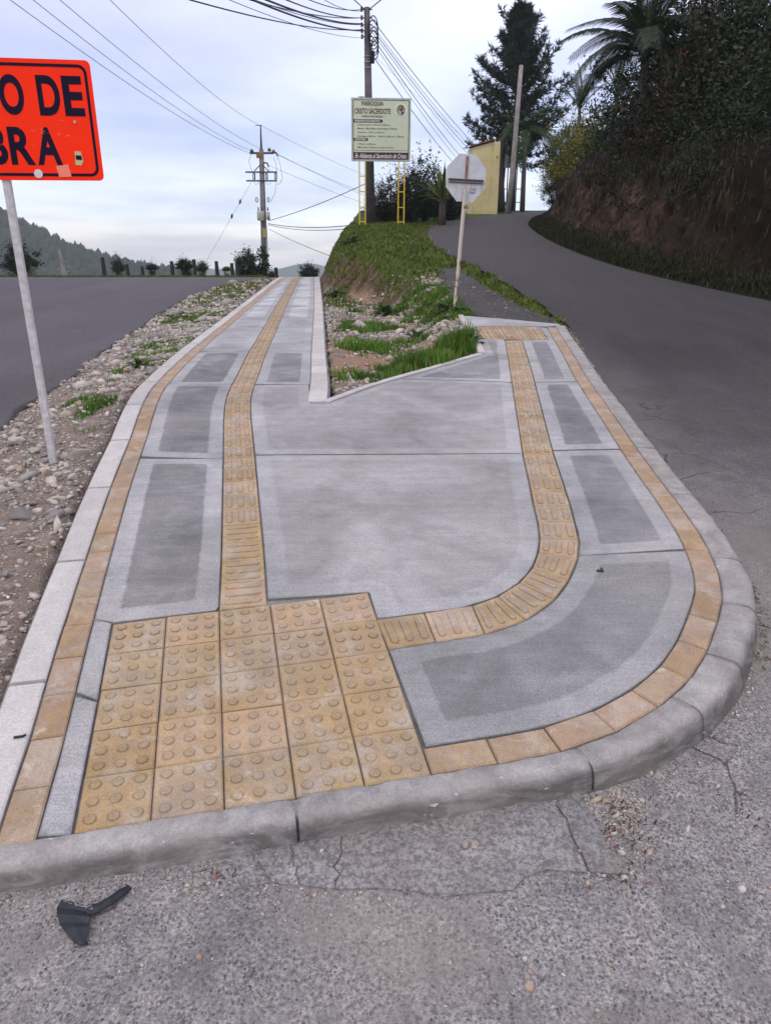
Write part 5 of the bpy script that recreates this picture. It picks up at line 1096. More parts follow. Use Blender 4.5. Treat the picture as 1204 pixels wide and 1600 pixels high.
# ------------------------------------------------------------------ yellow wall with a tiled cap by the gate
def mat_wall():
    m = NM('yellow_render', .85, .2); n = m.noise(2.2, 5, .65, m.mapv((1, 1, .5)))
    c = m.mix(1, (.60, .51, .26), m.ramp(n, [(.3, .82), (.7, 1.1)]), 'MULTIPLY'); c = m.mix(m.rng(m.math('ADD', m.sepz(2), m.noise(5, 4, .7)), .35, .9, .4, 0.), c, (.30, .24, .13)); m.col(c); m.bump(m.noise(60, 4), .3, .004); return m.m
M['ywall'] = mat_wall(); M['clay'] = simple('clay_tile', (.14, .055, .035), .85, .35, 8)
yw = empty('yellow_wall', (5.15, 42, float(T(5.2, 42)) - .15), 'tall yellow rendered gate wall with clay tile cap beside the road bend', 'wall', rot=(0, 0, R(8)))
mb = MB(); mb.add([(-.62, -.25, 0), (.45, -.25, 0), (.45, .9, 0), (-.62, .9, 0), (-.62, -.25, 3.30), (.45, -.25, 3.58), (.45, .9, 3.58), (-.62, .9, 3.30)], [(0, 1, 5, 4), (1, 2, 6, 5), (2, 3, 7, 6), (3, 0, 4, 7), (4, 5, 6, 7)]); mb.build('wall', M['ywall'], yw)
mb = MB(); mb.box((.60, -.18, 1.78), (.34, .42, 3.56), bev=.02); mb.build('pier', M['ywall'], yw)
mb = MB(); mb.tube([(.62, -.40, 2.85), (.62, -.47, 2.85)], .035, 8); mb.build('wall_lamp', M['steel'], yw)
for k in range(7):
    mb = MB(); x = -.62 + k * .17; z = 3.36 + k * .045
    pts = [(x + .09 * math.cos(a), z + .07 * math.sin(a)) for a in np.linspace(0, math.pi, 6)]
    V = [(p[0], -.36, p[1]) for p in pts] + [(p[0], 1.0, p[1] + .02) for p in pts]; mb.add(V, [(i, i + 1, i + 7, i + 6) for i in range(5)] + [list(range(6))[::-1]]); mb.build('roof_tile', M['clay'], yw)
# kerb stone line and gate post at its foot
mb = MB(); mb.box((0, 0, .62), (.24, .2, 1.24), bev=.02); tag(mb.build('gate_post', simple('charcoal_post', (.02, .02, .022), .7), None, loc=(3.35, 38.6, float(T(3.35, 38.6)) - .1)), 'short charcoal post in front of the yellow wall', 'post')
# small white framed sign and thin lattice masts behind
M['white_panel'] = simple('white_panel', (.50, .56, .56), .6)
ls = empty('framed_sign', (7.0, 45.5, float(T(7.0, 45.5)) - .1), 'narrow white sign panel on thin dark ladder posts beyond the bend', 'sign')
for x in (-.28, .0, .52, .82):
    MB().tube([(x, 0, 0), (x, 0, 4.4 if x < .6 else 4.1)], .035, 5).build('post', M['steel'], ls)
mb = MB()
for z in (.55, 1.25): mb.box((-.14, 0, z), (.28, .03, .04)); mb.box((.67, 0, z), (.30, .03, .04))
mb.build('rung', M['steel'], ls); mb = MB(); mb.box((.02, -.05, 3.1), (.50, .04, 1.5)); mb.build('panel', M['white_panel'], ls)
lp = MB(); lp.tube([(0, 0, 0), (.02, 0, 2.2), (.04, 0, 4.4), (.10, 0, 6.5)], [.13, .115, .11, .09], 10)
bo, bt_ = Vector((6.33, 40.5, float(T(6.33, 40.5)) - .1)), P3((6.40, 40.5, 9.05))
o = MB().tube([(0, 0, 0), (.13, 0, 2.), (.20, 0, 4.3), tuple(Vector((6.62, 40.5, EYE + 9.1)) - bo)], [.15, .135, .12, .10], 10).build('timber_pole', M['bamboo'], None, True); o.location = bo; tag(o, 'tall pale bare timber pole leaning in front of the dark conifer', 'pole')

# ------------------------------------------------------------------ plants
def rodrigues(d, up=None):
    d = np.asarray(d, float); d = d / np.linalg.norm(d); u = np.array([0, 0, 1.]) if abs(d[2]) < .95 else np.array([1., 0, 0]); a = np.cross(d, u); a /= np.linalg.norm(a); return a, np.cross(a, d), d
def leafquads(P, size, seed, long=1.6, up=.0, droop=0.):
    r = np.random.default_rng(seed); n = len(P); d = r.normal(0, 1, (n, 3)); d[:, 2] = d[:, 2] * .7 + up - droop; d /= np.linalg.norm(d, axis=1)[:, None]
    s_ = np.cross(d, r.normal(0, 1, (n, 3))); s_ /= np.linalg.norm(s_, axis=1)[:, None]; nn = np.cross(d, s_); sz = (size * r.uniform(.6, 1.35, n))[:, None]
    V = np.stack([P, P + d * sz * long * .5 + s_ * sz * .38 + nn * sz * .08, P + d * sz * long, P + d * sz * long * .5 - s_ * sz * .38 + nn * sz * .08], 1).reshape(-1, 3)
    b = (np.arange(n) * 4)[:, None]; return V, np.concatenate([b + [0, 1, 2], b + [0, 2, 3]], 0)
def shrub_mesh(seed, n=4600, size=.062, spiky=0.):
    """crown of unit radius: leaves gathered on twigs' ends over an uneven volume"""
    r = np.random.default_rng(seed); nc = 95; C_ = r.normal(0, 1, (nc, 3)); C_ /= np.linalg.norm(C_, axis=1)[:, None]; C_ *= (r.uniform(.25, 1., nc) ** .5)[:, None]
    C_ *= (1 + .28 * np.array([mnoise.noise(Vector(c) * 1.6 + Vector((seed, 0, 0))) for c in C_]) * 2)[:, None]; C_[:, 2] = np.where(C_[:, 2] < -.4, C_[:, 2] * .8, C_[:, 2])
    k = r.integers(0, nc, n); P = C_[k] + r.normal(0, .13, (n, 3)) * r.uniform(.4, 1.2, (nc, 1))[k]
    if spiky: 
        t = r.uniform(0, 1, n); sp = r.random(n) < spiky; dirs = C_ / np.linalg.norm(C_, axis=1)[:, None] + [0, 0, .5]; P = np.where(sp[:, None], C_[k] + dirs[k] * (t * .5)[:, None] + r.normal(0, .03, (n, 3)), P)
    return leafquads(P, size, seed + 50, 1.5, .25)
SM = {}
def crown(kind, seed, mat, **k):
    key = (kind, seed, mat)
    if key not in SM: V, F = shrub_mesh(seed, **k); SM[key] = np_mesh('crown', V, F, M[mat])
    return SM[key]
def stems(seed, r_, h, mat='bark', n=7):
    rr = random.Random(seed); mb = MB()
    for k in range(n):
        a = rr.uniform(0, 6.28); t = rr.uniform(.3, .75) * r_; p0 = (rr.uniform(-.12, .12) * r_, rr.uniform(-.12, .12) * r_, -.2)
        mb.tube([p0, (math.cos(a) * t * .35, math.sin(a) * t * .35, h * .45), (math.cos(a) * t, math.sin(a) * t, h * rr.uniform(.8, 1.05))], [.035 * r_ + .015, .025 * r_ + .01, .008], 5)
    return mb.mesh('stems', M[mat])
shr = [  # photo column, photo row of the top, distance, radius, squash, material, seed, label
 (884, 196, 35, 1.05, 1.15, 'leaf_r', 1, 'reddish brown shrub at the far left end of the bank top'),
 (905, 178, 32, 1.15, 1.1, 'leaf_m', 2, 'mid green shrub behind the reddish one at the far bank end'),
 (872, 250, 33, .85, 1.0, 'leaf_y', 3, 'yellow flowering bush lowest on the left end of the bank'),
 (905, 212, 29, 1.15, 1.0, 'leaf_y', 4, 'yellow green bush above the bare rock of the bank'),
 (930, 168, 27, 1.3, 1.15, 'leaf_y', 1, 'yellow flecked bush under the small upright palm leaves on the bank'),
 (955, 200, 24, 1.25, 1.0, 'leaf_y', 5, 'yellowish bush in the middle of the bank top'),
 (985, 135, 23, 1.15, 1.1, 'leaf_d', 2, 'tall dark bush left below the big drooping palm'),
 (925, 268, 27, .8, .9, 'leaf_d', 3, 'small dark bush hanging over the rock face'),
 (1040, 130, 20, 1.35, 1.1, 'leaf_d', 4, 'wide dark shrub directly below the big drooping palm'),
 (1100, 62, 18.5, 1.4, 1.2, 'leaf_r', 5, 'dark shrub with reddish leaves right of the big drooping palm'),
 (1000, 215, 21, 1.0, .9, 'leaf_d', 5, 'low dark shrub at the rim of the earth face'),
 (1140, 25, 16, 1.5, 1.3, 'leaf_d', 1, 'very dark tall shrub in the upper right, left of the reddish foliage'),
 (1070, 185, 17, 1.3, 1.0, 'leaf_d', 2, 'dark shrub over the shaded right part of the bank'),
 (1150, 5, 14, 1.8, 1.3, 'leaf_r', 3, 'big shrub with red tinted leaves near the upper right corner'),
 (1130, 160, 14.5, 1.4, 1.0, 'leaf_d', 4, 'black green shrub above the darkest part of the bank'),
 (1215, -40, 12.5, 1.8, 1.4, 'leaf_d', 5, 'tallest dark shrub cut by the right photo edge'),
 (1205, 150, 12.5, 1.3, 1.0, 'leaf_d', 1, 'dark shrub low at the right photo edge over the bank'),
 (1135, -30, 21, 1.4, 1.3, 'leaf_m', 4, 'mid green tree crown touching the top edge near the upper right corner'),
 (1195, -50, 19, 1.7, 1.2, 'leaf_d', 2, 'dark crown filling the top edge right of the palm'),
 (1190, -60, 16, 2.0, 1.2, 'leaf_r', 1, 'reddish dark crown filling the upper right corner'),
]
for i, (px, py, D_, r_, sq, mt, sd_, lab) in enumerate(shr):
    D0 = D_; D_ = float(np.interp(px, [860, 880, 905, 950, 1000, 1050, 1100, 1150, 1215], [39.5, 37.5, 34.5, 30, 25.5, 22, 19.4, 17.4, 15.6])) + (4. if py < 60 and px not in (1050, 1100) else 0); r_ *= (D_ / D0) ** .8 * .92
    t = far_pt(px, py, 1.) - Vector((0, 0, EYE)); k = D_ / t.y; x, y, zt = t.x * k, D_, EYE + t.z * k
    zb = min(bank_near(x, y), zt - .9 * r_); zc = zt - r_ * sq * 1.05
    o = empty('shrub', (x, y, zb - .1), lab, 'shrub', 'shrubs along the top of the cut bank', rot=(0, 0, i * 1.3))
    fine = D_ < 23
    ob('crown', crown('s', sd_ + (20 if fine else 0), mt, n=15000 if fine else 9000, size=.031 if fine else .042, spiky=.25), o, (0, 0, zc - zb + .1), (0, 0, i), (r_, r_, r_ * sq))
    ob('stems', stems(i, r_, max(.4, zc - zb + .3)), o)
    # lower skirt of foliage so that the plant stands on the bank
    if zc - zb > r_ * 1.0 + .3: ob('lower_foliage', crown('s', sd_ + 7, 'leaf_d', n=9000, size=.042), o, (0, 0, (zc - zb) * .55 + .1), (0, 0, i * 2), (r_ * .8, r_ * .8, (zc - zb) * .45))
# dense thicket behind the front row (closes the bank top)
P = []
for i in range(42000):
    a = rng.integers(60, ns - 60); o_ = rng.uniform(1.7, 4.2); q = bank_pt(a, o_); y_ = q[1]; P.append(q + np.array([0, 0, rng.uniform(0, 1) ** 1.5 * (2.6 if y_ < 22 else 1.9 if y_ < 30 else .8)]) + rng.normal(0, .08, 3))
V, F = leafquads(np.array(P), .070, 77, 1.5, .2)
tag(ob('thicket', np_mesh('thicket', V, F, M['leaf_d'])), 'very dark undergrowth filling the space behind the bank shrubs', 'undergrowth', kind='stuff')

# palms: each frond a part
def frond_mesh(L, nl, ll, droop, wid=.030, mat='palm', seed=0, vee=.5):
    r = np.random.default_rng(seed); ts = np.linspace(0, 1, 14); pts = [(L * t * (1 - .18 * droop * t), 0, L * (.42 * t - droop * .85 * t ** 2.2)) for t in ts]; mb = MB(); mb.tube(pts, [.032 * (1 - .85 * t) for t in ts], 5)
    A = np.array(pts)
    for i in range(nl):
        t = .12 + .88 * i / nl; p = np.array([np.interp(t, ts, A[:, k]) for k in range(3)]); q = np.array([np.interp(min(1, t + .03), ts, A[:, k]) for k in range(3)]); d = q - p if t < .98 else p - np.array([np.interp(t - .03, ts, A[:, k]) for k in range(3)]); d /= np.linalg.norm(d)
        l = ll * (math.sin(math.pi * (.12 + .80 * t)) ** .6) * r.uniform(.85, 1.1)
        for s_ in (-1, 1):
            sd = np.array([0, s_, 0]); up = np.cross(d, sd) * s_ * -1; dr = d * .55 + sd * .8 + np.array([0, 0, vee * .5 - .25 * droop]); dr /= np.linalg.norm(dr); e = p + dr * l * .5; tip = p + dr * l * .92 + np.array([0, 0, -.22 * l * (1 + droop)])
            wv = d * wid / 2; mb.add([p - wv * .6, p + wv * .6, e + wv, e - wv, tip], [(0, 1, 2, 3), (3, 2, 4)])
    return mb.mesh('frond', [M[mat]])
def palm(loc, H, L, nf, label, seed=1, mat='palm', ll=.5, nl=34, lean=(0, 0), rad=.12, droop=.9, el0=-.25, el1=1.2, wid=.03, dead=0, yaws=None):
    r = random.Random(seed); o = empty('palm_tree', loc, label, 'palm tree'); lx, ly = lean
    MB().tube([(0, 0, 0), (lx * .3, ly * .3, H * .4), (lx * .7, ly * .7, H * .8), (lx, ly, H)], [rad * 1.3, rad, rad * .85, rad * .8], 9).build('trunk', M['palmbark'], o, True)
    MB().tube([(lx, ly, H - .05), (lx, ly, H + .5 * L * .3)], [rad * .9, rad * .4], 8).build('crownshaft', M[mat], o, True)
    ms = [frond_mesh(L, nl, ll, droop * (.8 + .3 * k), wid, mat, seed + k) for k in range(3)]
    for i in range(nf):
        e = el0 + (el1 - el0) * i / nf; a = (yaws[i] if yaws else i * 2.4 + r.uniform(-.3, .3)); f = ob('frond', ms[i % 3], o, (lx, ly, H + .15), (0, -e, a), (r.uniform(.85, 1.1),) * 3); f.rotation_euler = (r.uniform(-.3, .3), -e + .1, a)
    return o
g0 = float(T(7.76, 44)); palm((7.70, 44, g0 - .1), 3.9, 2.3, 15, 'slim palm with a grey trunk standing under the conifer by the bend', 3, 'palm', .62, 30, (-.05, 0), .11, 1.0, -.15, 1.35, .05)
q = bank_near(6.9, 21.6); palm((6.75, 21.3, q - .1), EYE + 4.95 - q, 2.55, 20, 'large palm with long drooping fronds above the bank shrubs', 9, 'palm_g', .62, 54, (-.1, 0), .14, .80, -.15, 1.2, .046)
q = bank_near(8.9, 31); palm((8.75, 31, q - .1), EYE + 5.9 - q, 1.9, 12, 'small upright palm between the shrubs left of the large drooping palm', 21, 'palm', .34, 28, (0, 0), .09, .55, .3, 1.35, .030)
q = bank_near(8.3, 34); palm((8.1, 34, q - .1), EYE + 6.0 - q, 1.6, 10, 'little palm with stiff leaves at the far end of the bank shrubs', 31, 'palm', .30, 26, (0, 0), .08, .3, .6, 1.4, .03)
# spiky yucca-like plant in front of the hedge
yu = empty('yucca', (2.25, 31, float(T(2.25, 31)) - .1), 'yellow striped spiky plant with stiff leaves at the right end of the hedge', 'plant')
MB().tube([(0, 0, 0), (0, 0, 1.1)], [.16, .12], 8).build('trunk', M['bark'], yu, True); rr = random.Random(4)
for i in range(46):
    a = i * 2.4; e = .15 + 1.25 * (i / 46); L = rr.uniform(1.2, 1.7); dx, dz = math.cos(e), math.sin(e); w_ = .055; dirx, diry = math.cos(a), math.sin(a); sx, sy = -math.sin(a) * w_, math.cos(a) * w_
    p = [(0, 0, 1.0), (dirx * dx * L * .5, diry * dx * L * .5, 1. + dz * L * .5 + .05), (dirx * dx * L, diry * dx * L, 1. + dz * L - .15 * dx * L)]
    V = [(p[0][0] - sx * .5, p[0][1] - sy * .5, p[0][2]), (p[0][0] + sx * .5, p[0][1] + sy * .5, p[0][2]), (p[1][0] + sx, p[1][1] + sy, p[1][2]), (p[1][0] - sx, p[1][1] - sy, p[1][2]), p[2], (p[1][0], p[1][1], p[1][2] - .03)]
    mb = MB(); mb.add(V, [(0, 1, 2, 5), (0, 5, 3), (5, 2, 4), (3, 5, 4)]); mb.build('leaf', M['yucca'] if i % 3 else M['palm'], yu)

# conifer: trunk, limbs, sprays of needles
def conifer(loc, H, Rm, label, seed, nb=150, base=.22, size=.16):
    r = np.random.default_rng(seed); o = empty('conifer', loc, label, 'tree'); MB().tube([(0, 0, 0), (.05, 0, H * .5), (0, 0, H)], [.22, .14, .02], 8).build('trunk', M['bark'], o, True)
    lm = MB(); P, D_ = [], []
    for i in range(nb):
        t = base + (1 - base) * (i / nb) ** .9; a = i * 2.399 + r.uniform(-.4, .4); u_ = (t - base) / (1 - base); ln = Rm * ((1 - u_) ** 1.05 * (.95 + .45 * u_) * (.62 + .38 * min(1, u_ * 4))) * r.uniform(.42, 1.18) + .12; el = R(-8 + 62 * ((t - base) / (1 - base)) + r.uniform(-10, 10)); p0 = np.array([0, 0, H * t]); n = 9; pts = []
        for j in range(n + 1):
            s_ = j / n; rad = ln * s_; z = math.tan(el) * rad * .8 + .20 * ln * s_ ** 2 - .10 * ln * math.sin(math.pi * s_); pts.append(p0 + np.array([math.cos(a + .12 * math.sin(3 * s_)) * rad, math.sin(a + .12 * math.sin(3 * s_)) * rad, z]))
        lm.tube([tuple(p) for p in pts[::3]], [.05, .035, .02, .008][:len(pts[::3])], 4)
        for j in range(2, n + 1):
            d = pts[j] - pts[j - 1]; d /= np.linalg.norm(d); m_n = int(7 + 4 * ln / Rm)
            for q_ in range(m_n):
                tw = d * r.uniform(.4, 1.) + r.normal(0, .55, 3); tw[2] += .25; tw /= np.linalg.norm(tw); L = r.uniform(.20, .55) * (1.15 - .55 * j / n)
                for u in np.linspace(.1, 1, 6): P.append(pts[j] + tw * L * u + r.normal(0, .02, 3)); D_.append(tw)
    P = np.array(P); D_ = np.array(D_) + r.normal(0, .42, (len(P), 3)); D_ /= np.linalg.norm(D_, axis=1)[:, None]; s_ = np.cross(D_, r.normal(0, 1, P.shape)); s_ /= np.linalg.norm(s_, axis=1)[:, None]; sz = r.uniform(.7, 1.3, (len(P), 1)) * size
    V = np.stack([P - s_ * sz * .16, P + s_ * sz * .16, P + D_ * sz * 1.5], 1).reshape(-1, 3); F = np.arange(len(V)).reshape(-1, 3)
    lm.build('limbs', M['bark'], o); ob('foliage', np_mesh('foliage', V, F, M['needle']), o); return o
conifer((7.35, 46, float(T(7.35, 46)) - .1), 10.1, 3.8, 'tall dark conifer with spiky upswept branches rising behind the yellow wall', 5, 118, .27, .16)
for x, y, hh_, lab in ((6.55, 45, 4.6, 'dark slightly bent trunk just right of the yellow wall'), (6.95, 46.5, 4.4, 'second dark trunk between the bent trunk and the ladder posts')):
    o = MB().tube([(0, 0, 0), (-.10, 0, hh_ * .35), (-.02, 0, hh_ * .7), (.05, 0, hh_)], [.17, .13, .12, .10], 8).build('tree_trunk', M['bark'], None, True); tr_ = empty('bare_tree', (x, y, float(T(x, y)) - .1), lab, 'tree'); o.parent = tr_; o.name = 'trunk'

# hedge of separate dark bushes behind the board
hx = [(-.25, 33.4, .72), (.45, 33.8, .88), (1.15, 34.2, .98), (1.75, 34.6, 1.05), (2.6, 35.0, .95), (3.1, 36.0, .80)]
labs = ['leftmost dark hedge bush at the foot of the dark pole', 'dark hedge bush between the pole and the right board leg', 'dark hedge bush behind the right board leg', 'tallest dark hedge bush left of the spiky plant', 'dark hedge bush behind the spiky plant', 'smallest dark hedge bush beside the stop sign']
for i, (x, y, r_) in enumerate(hx):
    z = float(T(x, y)); o = empty('hedge_bush', (x, y, z - .05), labs[i], 'bush', 'bushes of the dark hedge'); ob('crown', crown('s', 1 + i % 4, 'leaf_d' if i != 1 else 'leaf_r', n=5200, size=.065, spiky=.25), o, (0, 0, r_ * 1.05), (0, 0, i), (r_ * .95, r_ * .8, r_ * 1.05)); ob('lower_foliage', crown('s', 6 + i % 3, 'leaf_d', n=5200, size=.065), o, (0, 0, r_ * .5), (0, 0, i), (r_ * .9, r_ * .75, r_ * .6)); ob('stems', stems(40 + i, r_, r_), o)
for i, (x, y, r_, lab) in enumerate([(2.9, 37.6, .42, 'low green bush at the foot of the charcoal post'), (6.5, 44.0, .5, 'low bush at the foot of the dark bent trunk'), (5.95, 43.2, .3, 'tiny bush right of the yellow wall foot')]):
    o = empty('bush', (x, y, float(T(x, y))), lab, 'bush'); ob('crown', crown('s', 1 + i, 'leaf_m', n=5200, size=.065, spiky=.25), o, (0, 0, r_ * .5), (0, 0, i), (r_ * 1.2, r_, r_ * .7))

# weeds with broad leaves in the gravel
def weed(x, y, r_, label, n=26, seed=0):
    rr = random.Random(seed); o = empty('weed', (x, y, float(gz(np.array(x), np.array(y)))), label, 'weed', 'broad leaved weeds in the gravel'); mb = MB()
    for i in range(n):
        a = rr.uniform(0, 6.28); e = rr.uniform(.35, 1.3); L = r_ * rr.uniform(.6, 1.1); w_ = L * .11; c, s_ = math.cos(a), math.sin(a)
        f = lambda t: (c * math.cos(e) * L * t, s_ * math.cos(e) * L * t, L * (math.sin(e) * t - .45 * t * t)); p0, p1, p2 = f(0), f(.55), f(1)
        mb.add([p0, (p1[0] - s_ * w_, p1[1] + c * w_, p1[2] + w_ * .3), p1, (p1[0] + s_ * w_, p1[1] - c * w_, p1[2] + w_ * .3), p2], [(0, 2, 1), (0, 3, 2), (1, 2, 4), (2, 3, 4)])
    mb.build('leaves', M['palm'], o)
weed(.0, 13.0, .42, 'big dark leafy weed at the foot of the grassy hump', 40, 1); weed(.40, 9.75, .26, 'spreading leafy weed in the middle of the pale gravel', 26, 2); weed(.86, 11.0, .35, 'dark weed beside the old asphalt strip', 34, 3); weed(.93, 8.15, .30, 'long bladed weed spilling over the concrete corner', 40, 4); weed(1.02, 10.45, .28, 'bright weed tuft at the foot of the stop sign post', 34, 5)
weed(-1.0, 15.3, .35, 'leafy clump where the hump meets the path edge', 30, 6); weed(-2.47, 7.35, .2, 'green clump against the left kerb', 34, 7); weed(-.9, 20.5, .5, 'dark leafy patch on the upper left slope of the hump', 30, 8)

# ------------------------------------------------------------------ beyond the crest on the left
VZ = lambda x, y: float(T(x, y))
def sil(px, py, D_): t = far_pt(px, py, 1.) - Vector((0, 0, EYE)); return t.x * D_ / t.y, EYE + t.z * D_ / t.y
M['wood'] = simple('dark_post_wood', (.035, .028, .025), .9, .3, 12)
posts = [(160, 402, 34), (198, 413, 36), (268, 408, 36), (303, 405, 35), (338, 408, 35), (362, 411, 36), (370, 409, 35), (431, 418, 36), (222, 416, 39)]
pl_ = ['tallest dark fence post, nearest the wooded hill', 'short fence post just right of the hill foot', 'fence post left of the wide round bush', 'fence post between the two far bushes', 'lone fence post standing free right of the bushes', 'left post of the close pair beside the small tree', 'right post of the close pair beside the small tree', 'short fence post right of the grey utility pole', 'small post by the low shrub at the far road edge']
for (px, py, D_), lab in zip(posts, pl_):
    x, z = sil(px, py, D_); zb = VZ(x, D_); mb = MB(); mb.tube([(0, 0, -.1), (.01, 0, (z - zb) * .5), (0, 0, z - zb)], [.10, .095, .08], 7); o = mb.build('fence_post', M['wood'], None); o.location = (x, D_, zb); tag(o, lab, 'fence post', 'fence posts beyond the road crest')
for i, (px, py, D_, r_, sq, mt, lab) in enumerate([(27, 383, 38, .85, .85, 'leaf_d', 'round dark tree left of the sign pole at the far road edge'), (384, 396, 40, .70, 1.1, 'leaf_d', 'dark bushy small tree left of the grey pole'), (289, 406, 38, .60, .55, 'leaf_d', 'wide low bush at the crest of the left road'), (314, 411, 37, .40, .7, 'leaf_m', 'small round green bush next to the wide low bush'), (183, 405, 60, .6, 1.2, 'leaf_d', 'thin small tree at the foot of the wooded hill'), (237, 413, 40, .35, .6, 'leaf_d', 'low scrub between two far fence posts'), (354, 417, 38, .30, .5, 'leaf_m', 'tiny bush left of the close pair of posts'), (483, 417, 60, 1.0, .6, 'leaf_d', 'flat dark tree top beyond the end of the path'), (425, 424, 40, .35, .7, 'leaf_m', 'small plant at the foot of the grey utility pole')]):
    r_ *= .78 if i not in (0, 1) else .9; x, z = sil(px, py, D_); zb = VZ(x, D_); zc = z - r_ * sq
    o = empty('tree' if i in (0, 1, 4, 7) else 'bush', (x, D_, zb - .1), lab, 'tree' if i in (0, 1, 4, 7) else 'bush'); ob('crown', crown('far', 1 + i % 4, mt, n=8000, size=.085, spiky=.15), o, (0, 0, zc - zb + .1), (0, 0, i * 2), (r_, r_, r_ * sq)); ob('trunk', stems(70 + i, r_, max(.3, zc - zb + .1), n=4), o)
    if zc - zb > r_ * sq * .8: ob('lower_foliage', crown('s', 2 + i % 3, mt, n=5200, size=.065), o, (0, 0, (zc - zb) * .5), (0, 0, i), (r_ * .8, r_ * .8, (zc - zb) * .55))
# open branched tree beside the pole
x, z = sil(401, 386, 39); zb = VZ(x, 39); o = empty('tree', (x, 39, zb - .1), 'open crowned small tree with leaf clusters touching the grey pole', 'tree'); rr = random.Random(8); mb = MB(); P = []
for i in range(16):
    a = rr.uniform(0, 6.28); l = rr.uniform(.2, .62); e = (math.cos(a) * l, math.sin(a) * l, (z - zb) * rr.uniform(.45, 1.0)); mb.tube([(0, 0, 0), (e[0] * .3, e[1] * .3, e[2] * .6), e], [.04, .025, .01], 5); P += [np.array(e) + np.random.normal(0, .09, 3) for _ in range(70)]
mb.build('trunk', M['bark'], o); V, F = leafquads(np.array(P), .08, 5); ob('crown', np_mesh('crown', V, F, M['leaf_d']), o)
x, z = sil(97, 390, 36); zb = VZ(x, 36); o = empty('dead_stump', (x, 36, zb), 'ragged pale dead tree stub beyond the road right of the sign pole', 'dead tree'); MB().tube([(0, 0, -.1), (.06, 0, .4), (-.05, 0, .8), (-.12, 0, z - zb)], [.16, .13, .11, .05], 7).build('trunk', M['bamboo'], o)
rr = random.Random(2); mb = MB()
for k in range(9):
    s_ = .25 + k * .12; a = rr.uniform(-.6, .6) + (math.pi if k % 2 else 0); mb.tube([(0, 0, s_), (math.cos(a) * .28, math.sin(a) * .2, s_ + .06)], [.03, .01], 4); 
mb.build('branch_stubs', M['bamboo'], o)

# ------------------------------------------------------------------ wooded hill on the left and far ridges
def mat_hill(name, a, b, sc_=.03):
    m = NM(name, 1., 0); m.col(m.ramp(m.noise(sc_, 8, .65), [(.35, a), (.65, b)])); return m.m
M['hillm'] = mat_hill('wooded_hill', (.012, .022, .014), (.035, .045, .022)); M['ridge'] = mat_hill('far_ridge', (.03, .05, .04), (.06, .075, .05), .01)
def ridge(name, prof, D_, depth, mat, seed, drop=-45, nseg=160, label=None):
    """prof: photo column/row pairs of the skyline seen at distance D_"""
    xs_, zs_ = zip(*[sil(px, py, D_) for px, py in prof]); X = np.linspace(xs_[0], xs_[-1], nseg); Zt = np.interp(X, xs_, zs_); rows = []
    for k, (f, hh) in enumerate([(-1., 0), (-.75, .22), (-.5, .5), (-.25, .8), (0, 1.), (.4, .85), (1., .2)]):
        Y = D_ + f * depth + np.array([mnoise.noise(Vector((x / depth * 2, f * 3, seed))) for x in X]) * depth * .12; Z = drop + (Zt - drop) * hh + np.array([mnoise.fractal(Vector((x / depth * 3, f * 4, seed + 3)), 1, 2, 5) for x in X]) * (Zt - drop) * (.08 if f else .02); rows.append(np.stack([X, Y, Z], -1))
    G = np.array(rows); a = (np.arange(6)[:, None] * nseg + np.arange(nseg - 1)).ravel(); o = ob(name, np_mesh(name, G.reshape(-1, 3), np.stack([a, a + 1, a + nseg + 1, a + nseg], 1), M[mat], True)); tag(o, kind='structure'); return G
G = ridge('wooded_hill', [(-900, 330), (-500, 300), (-300, 296), (-120, 300), (-40, 318), (0, 336), (35, 351), (80, 379), (110, 391), (130, 399), (165, 410), (195, 417), (240, 424), (300, 432)], 480, 190, 'hillm', 2)
ridge('far_hills', [(150, 424), (190, 416), (215, 418), (240, 415), (270, 420), (310, 417), (330, 421), (380, 424), (425, 424), (445, 418), (460, 414), (478, 411), (495, 413), (510, 417), (530, 424), (560, 428), (640, 425), (760, 420)], 1500, 300, 'ridge', 8, -60)
r = np.random.default_rng(9); n = 9000; fi = r.uniform(0, 4.6, n); si = r.uniform(0, 159, n); i0 = fi.astype(int); j0 = si.astype(int); u = (fi - i0)[:, None]; v = (si - j0)[:, None]
P = (G[i0, j0] * (1 - u) + G[i0 + 1, j0] * u) * (1 - v) + (G[i0, np.minimum(j0 + 1, 159)] * (1 - u) + G[i0 + 1, np.minimum(j0 + 1, 159)] * u) * v
P = P[(P[:, 0] > -420)]; n = len(P); hgt = r.uniform(1.5, 4.2, n); wd_ = hgt * r.uniform(.45, .85, n); Vv = IV[None] * (1 + r.uniform(-.3, .3, (n, len(IV), 1))); tp = np.clip((1 - Vv[..., 2:3]) * .5 + .45, .3, 1.2); Vv = np.concatenate([Vv[..., :2] * tp, Vv[..., 2:]], -1) * np.stack([wd_, wd_, hgt], 1)[:, None] + P[:, None] + np.stack([0 * hgt, 0 * hgt, hgt * .6], 1)[:, None]
tag(ob('hill_forest', np_mesh('hill_forest', Vv.reshape(-1, 3), (IF[None] + (np.arange(n) * len(IV))[:, None, None]).reshape(-1, 3), M['hillm'])), 'dense forest covering the hazy hill at the left edge', 'forest', kind='stuff')

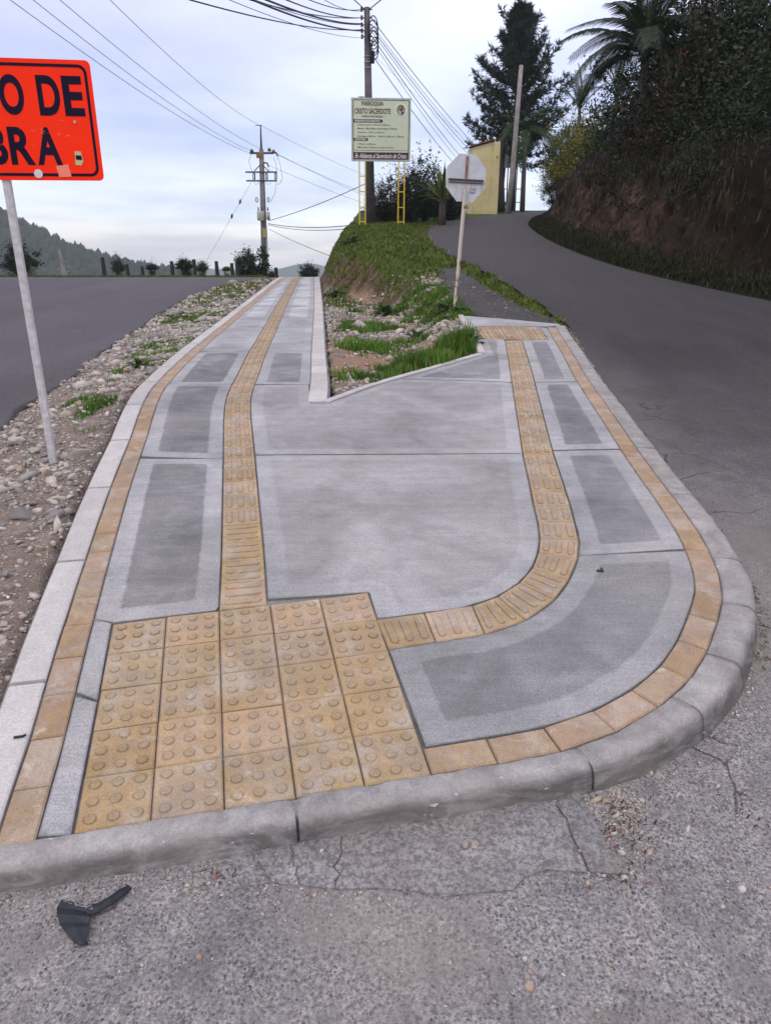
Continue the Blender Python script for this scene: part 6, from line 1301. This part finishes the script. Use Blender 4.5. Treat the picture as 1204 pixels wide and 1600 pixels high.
# ------------------------------------------------------------------ haze
hz_ = bpy.data.materials.new('haze'); hz_.use_nodes = True; t_ = hz_.node_tree; t_.nodes.clear(); oo = t_.nodes.new('ShaderNodeOutputMaterial'); pv_ = t_.nodes.new('ShaderNodeVolumePrincipled')
pv_.inputs['Density'].default_value = .00042; pv_.inputs['Color'].default_value = (.90, .95, 1, 1); pv_.inputs['Anisotropy'].default_value = .2; t_.links.new(pv_.outputs[0], oo.inputs['Volume'])
mb = MB(); mb.box((-50, 900, -30), (3900, 2900, 170)); tag(mb.build('haze', hz_, None), 'thin bluish air over the valley', 'haze', kind='stuff')

# ------------------------------------------------------------------ housekeeping: loose pieces become parts of their own, print stays print
def explode(o):
    me = o.data; n = len(me.vertices); par = list(range(n))
    def fnd(a):
        while par[a] != a: par[a] = par[par[a]]; a = par[a]
        return a
    for e in me.edges:
        a, b = fnd(e.vertices[0]), fnd(e.vertices[1])
        if a != b: par[a] = b
    groups = {}
    for p in me.polygons: groups.setdefault(fnd(p.vertices[0]), []).append(p)
    if len(groups) < 2: return
    base = o.name.split('.')[0]
    for k, ps in enumerate(groups.values()):
        ids = sorted({v for p in ps for v in p.vertices}); mp = {v: i for i, v in enumerate(ids)}
        m2 = np_mesh(base, [me.vertices[v].co[:] for v in ids], [[mp[v] for v in p.vertices] for p in ps], list(me.materials), ps[0].use_smooth)
        if k == 0: o.data = m2
        else: c = ob(base, m2, o.parent, o.location, o.rotation_euler, o.scale)
for o in list(bpy.data.objects):
    b = o.name.split('.')[0]
    if b in ('bolt', 'rail', 'rung', 'spool_insulators', 'steel_band', 'brace', 'jumper_wire', 'bushing', 'warning_plate', 'meter_box', 'crossbar', 'strain_insulator'): explode(o)
    if b in ('lettering', 'label_lettering', 'scratches', 'frayed_thread', 'crown', 'lower_foliage', 'foliage', 'leaves', 'limbs', 'stems', 'branch_stubs', 'fuse_cutout', 'cable_coil', 'frond') and b not in ('frond',): o['kind'] = 'stuff'
for o in bpy.data.objects:
    if o.name.startswith('spool_insulators'): o.name = 'spool_insulator'
